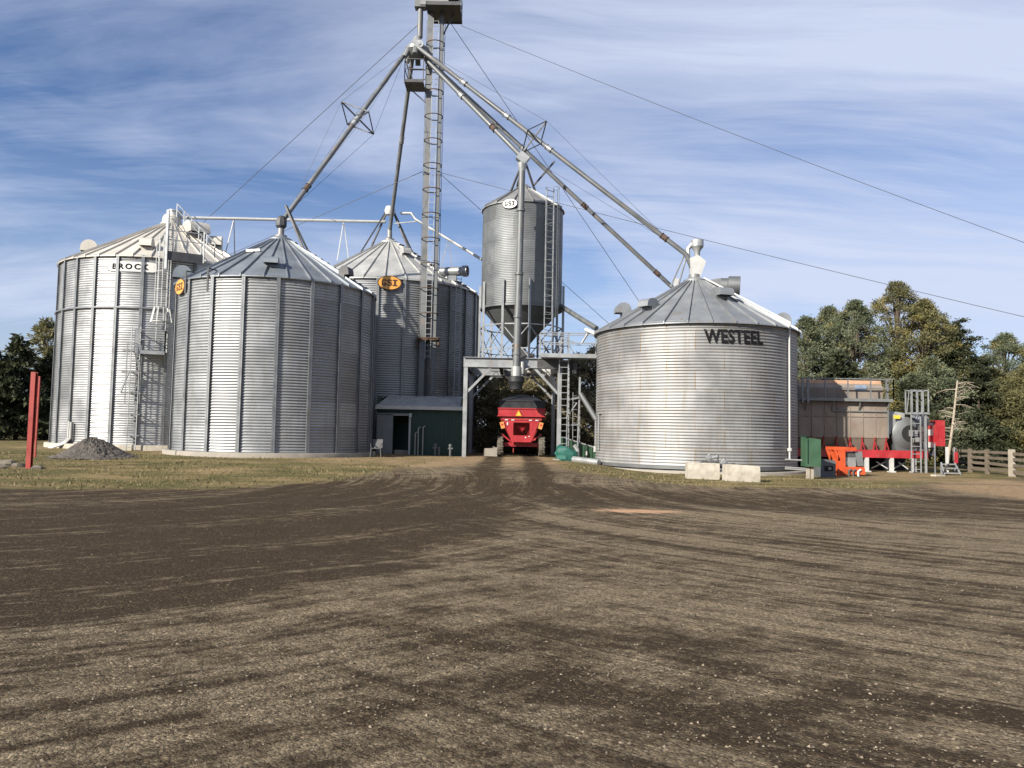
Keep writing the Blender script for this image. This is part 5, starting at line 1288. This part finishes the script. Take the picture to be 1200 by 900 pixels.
def steps():
    Y = 35.8; p = ground(1112, Y); root = thing('metal_steps', p, 'small grey metal steps at the edge of the trees near the fence', 'steps')
    X = lambda px, dy=0: at(px, 550, Y).x * (Y + dy) / Y; Zp = lambda py: at(1112, py, Y).z
    b = MB()
    for i, (xa, xb, py, yy) in enumerate(((1104, 1119, 544.5, .55), (1105, 1121, 549, .28), (1106, 1123.5, 554.5, 0))):
        b.box(((X(xa, yy) + X(xb, yy)) / 2, Y + yy, Zp(py)), (X(xb) - X(xa), .28, .05))
    b.build('tread', SILVER, root)
    b = MB()
    for xa, xb in ((1103, 1105), (1119, 1124)): b.bar((X(xa, .6), Y + .6, Zp(543)), (X(xb), Y - .12, p.z + .02), .06); b.bar((X(xa, .6), Y + .6, Zp(543)), (X(xa, .6), Y + .6, p.z), .05)
    b.bar((X(1119, .65), Y + .65, Zp(543)), (X(1118.5, .65), Y + .65, Zp(524)), .05); b.build('side_rail', FRAME, root)
    b = MB(); b.box((X(1120.5, .6), Y + .6, Zp(536.5)), (.12, .12, .5)); b.build('red_box', RED, root)
    b = MB(); b.box((X(1110, .8), Y + .8, (p.z + Zp(524)) / 2), (.1, .1, Zp(524) - p.z)); tag(b.build('white_post', WHITE, origin=(X(1110, .8), Y + .8, p.z)), 'short white post behind the metal steps', 'post')
    p2 = ground(1096, 35.0); b = MB(); b.tube([p2, (p2.x, p2.y, 1.5)], .03, 8); tag(b.build('thin_post', STIFF, origin=p2), 'thin dark post by the red dryer cabinet', 'post')
    p3 = ground(1099, 34.4); b = MB(); b.box(p3 + V((0, 0, .04)), (.5, .3, .07), V((.95, .3, 0)), V((-.3, .95, 0))); tag(b.build('flat_stone', CONCW, origin=p3), 'flat pale slab lying on the dirt before the dryer', 'slab')
steps()

# ------------------------------------------------------------------ fence on the right
def fence():
    pts = [ground(1119, 41.0), ground(1137, 39.5), ground(1157, 37.9), ground(1186, 35.2)]; d = (pts[3] - pts[2]); pts += [pts[3] + d * 1.0, pts[3] + d * 2.0, pts[3] + d * 3.0]
    root = thing('rail_fence', pts[0], 'weathered wooden rail fence with four rails before the trees', 'fence')
    for i, p in enumerate(pts):
        w = .2 if i == 3 else .15; b = MB(); b.box((p.x, p.y, p.z + .57), (w, w, 1.3 if i == 3 else 1.2)); b.build('post', WOODP if i == 3 else WOOD, root)
    rnd = random.Random(4)
    for a, c in zip(pts, pts[1:]):
        for k, h in enumerate((.22, .50, .78, 1.03)):
            b = MB(); e = V((0, -.09, 0)); b.bar(a + e + V((0, 0, h + rnd.uniform(-.03, .03))), c + e + V((0, 0, h + rnd.uniform(-.03, .03))), .04, .13); b.build('rail', WOOD, root)
fence()

# ------------------------------------------------------------------ left foreground things
def red_posts():
    for (pxt, pyt, pxb, Y, l, w) in ((40.5, 436, 34, 25.6, 'thick red steel post with rocks at its foot, nearest the yard', .15), (46.5, 441, 41, 30.5, 'thinner red steel post standing just behind the first red post', .06)):
        p = ground(pxb, Y); t = at(pxt, pyt, Y); p.z -= .05; b = MB(); b.ibeam(p, t, w, w * .95, .03)
        tag(b.build('red_post', REDP, origin=p, smooth=0), l, 'post', 'red steel posts')
red_posts()
def rock(px, Y, r, label, seed):
    p = ground(px, Y); rnd = random.Random(seed); b = MB(); n, m = 9, 5; vs = []
    for j in range(m + 1):
        t = j / m * PI
        for i in range(n):
            a = 2 * PI * i / n; k = r * rnd.uniform(.78, 1.15); vs.append(p + V((k * 1.3 * math.sin(t) * math.cos(a), k * math.sin(t) * math.sin(a), r * .12 - k * .62 * math.cos(t))))
    fs = [(j * n + i, j * n + (i + 1) % n, (j + 1) * n + (i + 1) % n, (j + 1) * n + i) for j in range(m) for i in range(n)]
    tag(b.add(vs, fs).build('rock', STONE, origin=p, smooth=30), label, 'rock', 'rocks by the red post')
rock(9, 26.4, .27, 'largest pale rock left of the red post', 1); rock(22, 26.0, .2, 'pale rock between the largest one and the red post', 2)
rock(44, 25.5, .17, 'small rock just right of the red post', 3); rock(1, 25.5, .16, 'small rock at the left picture edge near the red post', 4)
def heap():
    p = ground(107, 31.0); p.z -= .03; b = MB(); n, m = 110, 34; vs = []; rnd = random.Random(8); R = 1.45; H = .78
    for j in range(m + 1):
        t = j / m
        for i in range(n):
            a = 2 * PI * i / n; r = R * t * (1 + .1 * math.sin(a * 2 + .6) + .05 * math.sin(5 * a)) * (1.18 if math.cos(a) > 0 else 1)
            z = H * (1 - t ** 1.15) if t > .08 else H * .95
            z = H * math.exp(-(t * 1.55) ** 2 * 1.15) - H * math.exp(-(1.55) ** 2 * 1.15) * t + rnd.uniform(-.032, .032)
            vs.append(p + V((r * math.cos(a) + rnd.uniform(-.02, .02), r * math.sin(a), max(-.05, z))))
    fs = [(j * n + i, j * n + (i + 1) % n, (j + 1) * n + (i + 1) % n, (j + 1) * n + i) for j in range(m) for i in range(n)]
    tag(b.add(vs, fs).build('gravel_heap', HEAP, origin=p, smooth=25), 'dark grey heap of crushed stone before the far left bin', 'gravel heap')
heap()

# ------------------------------------------------------------------ trees
def unit(v): return v / (np.linalg.norm(v, axis=-1, keepdims=True) + 1e-9)
def sprays(c, d, ln, wd, rng):
    """leaf sprays: thin quads at c along d"""
    n = len(c); r = unit(rng.normal(size=(n, 3))); s = unit(np.cross(d, r)) * (wd[:, None] / 2); t = d * ln[:, None]
    return np.stack([c - s * .5, c + t * .5 - s, c + t, c + t * .5 + s], 1).reshape(-1, 3)
def conifer(name, label, px, Y, top_py, rad, m, n=9000, seed=0, base_frac=.04, group=None, droop=.25, leaf=.42, pw=.85, bx=0.0):
    rng = np.random.default_rng(seed); p = ground(px, Y); H = at(px, top_py, Y).z - p.z
    root = thing(name, p, label, 'tree', group)
    nb = int(26 + H * 9)
    br = MB(); br.tube([p - ZF * .1, p + ZF * H * .5, p + ZF * H * .97], [H * .016 + .03, H * .010 + .02, .015], 8)
    t = np.sort(rng.random(nb) ** .9) * (1 - base_frac) + base_frac
    az = rng.random(nb) * 6.283; L = rad * np.clip((1 - t), 0, 1) ** pw * (.6 + .55 * rng.random(nb)) + .12
    C, Dn, T = [], [], []
    wts = L / L.sum(); clt = rng.random(nb)
    for k in range(nb):
        cnt = max(10, int(n * wts[k])); u = rng.random(cnt) ** .65
        dr = np.array([math.cos(az[k]), math.sin(az[k]), 0.0]); up = .22 - droop * 1.0
        base = np.array(p) + np.array([0, 0, H * t[k]])
        sw = rng.normal(size=(cnt, 3)) * (.05 + .16 * u[:, None] ** .5 * L[k] ** .6) * np.array([1, 1, .45])
        pos = base + dr * (u * L[k])[:, None] + np.array([0, 0, 1.0]) * ((.25 * u - droop * u ** 1.7) * L[k])[:, None] + sw
        C.append(pos); dd = dr + rng.normal(size=(cnt, 3)) * .7 + np.array([0, 0, -.1]); Dn.append(dd); T.append(np.clip(clt[k] * .55 + rng.random(cnt) * .35 + .25 * u - .1, 0, 1))
        if k % 3 == 0 and L[k] > .8: br.tube([base, V(base) + V(dr) * L[k] * .55 + ZF * L[k] * .05, V(base) + V(dr) * L[k] * .9 + ZF * (.25 - droop) * L[k] * .8], [.045, .03, .012], 5)
    C, Dn, T = np.concatenate(C), unit(np.concatenate(Dn)), np.concatenate(T)
    ln = leaf * (.6 + .8 * rng.random(len(C))); wd = ln * (.28 + .2 * rng.random(len(C)))
    raw_mesh('crown', sprays(C, Dn, ln, wd, rng), 4, m, root, attrs={'tint': T, 'gold': np.zeros(len(C))})
    br.build('trunk', BARK, root); return root
def broad(name, label, px, Y, top_py, rx, m, n=9000, seed=0, gold=.0, low=.08, group=None, leaf=.34, nclump=70, shape=1.0, base_w=1.0):
    rng = np.random.default_rng(seed); p = ground(px, Y); H = at(px, top_py, Y).z - p.z
    root = thing(name, p, label, 'tree', group)
    br = MB(); wob = [p - ZF * .1] + [p + V((rng.normal() * .15, rng.normal() * .15, H * q)) for q in (.3, .6, .92)]; br.tube(wob, [H * .017 + .05, H * .011 + .03, H * .005, .02], 8)
    C, Dn, T, G = [], [], [], []
    rs = rng.random(nclump); per = n // nclump
    for k in range(nclump):
        t = low + (1 - low) * (k + rng.random()) / nclump
        env = rx * (math.sin(PI * min(1, (t * .80 + .2) ** shape)) ** .55) * (base_w if t < .4 else 1)
        a = rng.random() * 6.283; rr = env * (.35 + .65 * rng.random() ** .5) * (.85 + .3 * rng.random())
        rr *= 1 - .6 * sstep(.82, 1.0, t)
        cr = (.55 + .55 * rng.random()) * (.55 + .12 * rx) * (1 - .5 * t) * (70 / nclump) ** .17; c = np.array(p) + np.array([rr * math.cos(a), rr * math.sin(a), H * t - cr * .35])
        q = unit(rng.normal(size=(per, 3))) * (rng.random((per, 1)) ** .45) * np.array([1.15, 1.15, .72]) * cr * (1 + .3 * rng.normal(size=(per, 1)).clip(-1, 1))
        C.append(c + q); Dn.append(q / cr + rng.normal(size=(per, 3)) * .6 + np.array([math.cos(a), math.sin(a), .25]) * .4)
        T.append(np.clip(rs[k] * .6 + rng.random(per) * .4 + .2 * q[:, 2] / cr, 0, 1)); gk = 1.0 if rng.random() < gold else 0.0; G.append(np.full(per, gk * (.5 + .5 * rng.random())) * (rng.random(per) * .6 + .4))
        if k % 4 == 0: br.tube([V(p) + ZF * (H * t * .75), V(c) * .5 + (V(p) + ZF * H * t * .9) * .5, V(c)], [.06, .045, .015], 5)
    C, Dn, T, G = np.concatenate(C), unit(np.concatenate(Dn)), np.concatenate(T), np.concatenate(G)
    ln = leaf * (.5 + .9 * rng.random(len(C))); wd = ln * (.26 + .2 * rng.random(len(C)))
    raw_mesh('crown', sprays(C, Dn, ln, wd, rng), 4, m, root, attrs={'tint': T, 'gold': G})
    br.build('trunk', BARK, root); return root
def dead_tree():
    p = ground(1109, 43.0); top = at(1122, 446, 43.0); root = thing('dead_tree', p, 'leaning bleached dead trunk with bare twigs before the trees by the fence', 'dead tree')
    MB().tube([p, p.lerp(top, .5) + V((.05, 0, 0)), top], [.085, .065, .04], 8).build('trunk', DEADW, root); rnd = random.Random(9); b = MB()
    for i in range(22):
        t = rnd.uniform(.3, 1.0); q = p.lerp(top, t); a = rnd.uniform(0, 6.28); L = rnd.uniform(.8, 2.2) * (1.25 - t * .6); d = V((math.cos(a), math.sin(a) * .6, rnd.uniform(-.25, .25)))
        e = q + d * L; b.tube([q, q + d * L * .5 + V((0, 0, .08)), e], [.03, .02, .008], 5)
        for s in range(3):
            f = q + d * L * rnd.uniform(.4, .9); b.tube([f, f + V((rnd.uniform(-.5, .5), rnd.uniform(-.5, .5), rnd.uniform(-.35, .2)))], [.014, .006], 4)
    b.build('branch', DEADW, root)
dead_tree()
TG = 'trees around the bins'
# left corner
conifer('spruce_tree', 'pointed dark spruce at the left edge before the far left bin', 18, 58, 393, 3.0, LSPR, 10000, 11, group=TG)
conifer('spruce_tree', 'second dark spruce cut off by the left picture edge', -20, 57, 408, 3.2, LSPR, 9000, 12, group=TG)
broad('pine_tree', 'loose olive pine rising behind the spruces next to the cream-roofed bin', 50, 66, 376, 3.4, LOLV, 9000, 13, group=TG)
conifer('spruce_tree', 'dark low spruce touching the left wall of the far left bin', 52, 60, 418, 2.8, LSPR, 8000, 14, group=TG)
for k, (px, Y, py) in enumerate(((-75, 60, 380), (-135, 64, 395))): conifer('spruce_tree', 'added dark spruce left of the frame, there for the metal to reflect', px, Y, py, 3.4, LSPR, 4500, 15 + k, group='added spruces left of the frame')  # unseen spruces, added as something for the steel to mirror
# hedge of cedars behind the wagon
for k, (px, Y, py, r, lab) in enumerate(((570, 48.2, 432, 1.25, 'dry cedar left of the wagon against the ribbed bin'), (590, 47.6, 440, 1.35, 'cedar directly left behind the wagon cover'), (613, 47.4, 441, 1.35, 'cedar straight behind the black wagon cover'),
        (634, 47.6, 434, 1.6, 'cedar right behind the wagon'), (655, 47.2, 430, 1.7, 'cedar behind the access ladder'), (676, 47.8, 416, 1.8, 'taller cedar behind the catwalk'), (697, 47.2, 406, 1.9, 'tallest cedar of the row, touching the left side of the squat bin'))):
    broad('cedar_tree', lab, px, Y, py, r, LCED, 22000, 30 + k, low=.02, group='cedars behind the wagon', leaf=.17, nclump=150, shape=1.25, base_w=1.1)
for k, (px, Y, py) in enumerate(((530, 62, 445), (480, 62, 450), (420, 62, 450), (745, 62, 420), (800, 62, 425), (850, 62, 420))): broad('cedar_tree', 'cedar of the row hidden behind the bins', px, Y, py, 2.6, LCED, 2600, 40 + k, low=.02, group='cedars hidden behind the bins', leaf=.4, nclump=30, shape=1.25)
# right wood
R_ = [('pine_tree', 'grey green pine rising directly right of the squat bin eave', 945, 52, 372, 2.6, LPIN, .08), ('pine_tree', 'rounded grey green pine above the left half of the dryer', 972, 55, 360, 3.0, LPIN, .12),
      ('pine_tree', 'broad blue green pine above the middle of the dryer', 1003, 53, 353, 3.2, LPIN, .1), ('maple_tree', 'tallest tree with golden patches above the dryer end', 1052, 54, 331, 4.2, LOLV, .12),
      ('maple_tree', 'olive tree with yellow leaves just right of the tallest tree', 1084, 52, 352, 3.0, LOLV, .16), ('pine_tree', 'low dark green pine behind the red cabinet', 1092, 49, 420, 2.6, LPIN, .05),
      ('pine_tree', 'pale green pine at the right picture edge', 1180, 56, 392, 3.6, LPIN, .12), ('maple_tree', 'olive bushy tree behind the fence', 1165, 51, 432, 2.9, LOLV, .12), ('maple_tree', 'golden tinted low tree behind the dryer ladder', 1045, 48.5, 455, 2.4, LOLV, .22),
      ('maple_tree', 'dark olive tree behind the fence at the right picture edge', 1212, 50, 425, 3.0, LOLV, .05)]
for k, (nm, lab, px, Y, py, r, m, g) in enumerate(R_):
    broad(nm, lab, px, Y, py, r, m, 52000 if r > 2.9 else 36000, 60 + k, gold=g, low=.05, group=TG, leaf=.155, nclump=320, shape=1.05, base_w=1.1)
conifer('spruce_tree', 'thin-topped brown green spruce behind the dead trunk', 1127, 51, 372, 3.4, LSPR, 40000, 80, group=TG, leaf=.19, pw=.75)
conifer('spruce_tree', 'dark spruce between the dead trunk and the fence', 1148, 49, 428, 2.8, LSPR, 28000, 81, group=TG, leaf=.2)
conifer('spruce_tree', 'dark low spruce behind the dryer fan', 1068, 47.5, 440, 2.8, LSPR, 24000, 82, group=TG, leaf=.2)
conifer('spruce_tree', 'dark low spruce behind the dryer body', 985, 50, 410, 3.0, LSPR, 8000, 83, group=TG, leaf=.36)
for k, (px, Y, py) in enumerate(((1260, 54, 400), (1320, 56, 385), (1390, 55, 395))): broad('pine_tree', 'added green pine right of the frame, there for the metal to reflect', px, Y, py, 3.6, LPIN, 4500, 90 + k, group='added pines right of the frame', leaf=.4, nclump=50)  # out-of-frame pines, added to show up in the metal's reflections

def added_woods():  # unseen ring of trees, added so the bin walls mirror something dark
    rng = np.random.default_rng(5); C = []; T = []
    for i in range(70):
        a = math.radians(-75 + 330 * i / 69 + rng.normal() * 1.2)     # leaves the view ahead of the camera open
        a = math.radians(62) + math.radians(236) * i / 69 + rng.normal() * .02
        R_ = 78 + rng.normal() * 5; c = np.array([R_ * math.sin(a), R_ * math.cos(a) + 15, 0]); H = 9 + 5 * rng.random(); r = 2.8 + 1.4 * rng.random()
        u = rng.random(420) ** .8; th = rng.random(420) * 6.283; q = r * (1 - u) ** .7 * (.5 + .5 * rng.random(420) ** .5) + .2
        C.append(c + np.stack([q * np.cos(th), q * np.sin(th), u * H], 1)); T.append(rng.random(420) * .7)
    C = np.concatenate(C); n = len(C); d = unit(rng.normal(size=(n, 3))); ln = 1.3 + .8 * rng.random(n)
    o = raw_mesh('added_woods', sprays(C, d, ln, ln * .6, rng), 4, LSPR, attrs={'tint': np.concatenate(T), 'gold': np.zeros(n)}); tag(o, 'added dark woods out of the picture, for the bin metal to reflect', 'woods', kind='stuff')
added_woods()

# ------------------------------------------------------------------ sky, sun, camera
SUN_AZ, SUN_EL = math.radians(46), math.radians(28)     # sun stands behind the camera's left shoulder: azimuth from -Y towards -X
sd = V((-math.sin(SUN_AZ) * math.cos(SUN_EL), -math.cos(SUN_AZ) * math.cos(SUN_EL), math.sin(SUN_EL)))   # direction to the sun
w = bpy.data.worlds.new('World'); scene.world = w; w.use_nodes = True
t = NT(w); bg = t.n['Background']
sky = t.node('ShaderNodeTexSky', sky_type='NISHITA'); sky.sun_disc = False; sky.sun_elevation = SUN_EL; sky.sun_rotation = math.atan2(sd.x, sd.y)
sky.air_density = 1.0; sky.dust_density = .6; sky.ozone_density = 2.0
gen = t.node('ShaderNodeTexCoord').outputs['Generated']
sep = t.node('ShaderNodeSeparateXYZ'); t.link(gen, sep.inputs[0])
den = t.math('ADD', t.math('MAXIMUM', sep.outputs[2], 0.0), .16)
cmb = t.node('ShaderNodeCombineXYZ'); t.link(t.math('DIVIDE', sep.outputs[0], den), cmb.inputs[0]); t.link(t.math('DIVIDE', sep.outputs[1], den), cmb.inputs[1])
P2 = cmb.outputs[0]
warp = t.node('ShaderNodeTexNoise'); warp.inputs['Scale'].default_value = .55; warp.inputs['Detail'].default_value = 3; t.link(P2, warp.inputs['Vector'])
wv = t.node('ShaderNodeVectorMath', operation='MULTIPLY_ADD'); t.link(warp.outputs['Color'], wv.inputs[0]); wv.inputs[1].default_value = (.55, .55, 0); t.link(P2, wv.inputs[2])
c1 = t.noise(t.mapping(wv.outputs[0], (.42, 1.0, 1), (0, 0, math.radians(-20)), (1.7, .4, 0)), .85, 9, .57, .8)
c2 = t.noise(t.mapping(wv.outputs[0], (.7, 3.6, 1), (0, 0, math.radians(-30))), 1.5, 7, .65, .6)
c3 = t.noise(P2, .35, 4, .5)
c4 = t.noise(t.mapping(wv.outputs[0], (.9, 9.0, 1), (0, 0, math.radians(-34))), 2.2, 6, .7, .8)
den2 = t.math('ADD', t.math('MULTIPLY', c1, .72), t.math('ADD', t.math('MULTIPLY', c2, .17), t.math('ADD', t.math('ADD', t.math('MULTIPLY', sep.outputs[0], .09), t.math('MULTIPLY', t.math('MULTIPLY', t.math('SUBTRACT', c4, .5), t.ramp(t.noise(P2, .6, 3), .42, .6)), .13)), t.math('MULTIPLY', c3, .30))))
cl = t.ramp(den2, .49, .70, .0, .92)
hz = t.ramp(sep.outputs[2], .0, .30, .55, 0)
cl = t.math('MAXIMUM', cl, hz)
skyv = t.node('ShaderNodeVectorMath', operation='MULTIPLY'); t.link(sky.outputs[0], skyv.inputs[0]); skyv.inputs[1].default_value = (.84, .93, 1.16)
mixc = t.mix(cl, skyv.outputs[0], (6.0, 6.6, 8.3))
t.link(mixc, bg.inputs['Color']); bg.inputs['Strength'].default_value = .056

sun = bpy.data.lights.new('sun', 'SUN'); sun.energy = 5.0; sun.angle = math.radians(.53); sun.color = (1, .935, .82)
so = bpy.data.objects.new('sun', sun); col.objects.link(so); so.location = (-20, -20, 30); so.rotation_euler = (-sd).to_track_quat('-Z', 'Y').to_euler()

cam = bpy.data.cameras.new('camera'); co = bpy.data.objects.new('camera', cam); col.objects.link(co)
cam.sensor_width = 36; cam.sensor_fit = 'HORIZONTAL'; cam.lens = F / 1200 * 36; cam.clip_end = 3000; cam.clip_start = .1
Mx = Matrix((RGT, UP, -_f)).transposed().to_4x4(); Mx.translation = CAM; co.matrix_world = Mx
scene.camera = co
scene.view_settings.view_transform = 'Standard'; scene.view_settings.look = 'None'; scene.view_settings.exposure = 1.0; scene.view_settings.gamma = 1
scene.cycles.use_denoising = True
scene.cycles.max_bounces = 6; scene.cycles.diffuse_bounces = 3; scene.cycles.glossy_bounces = 3
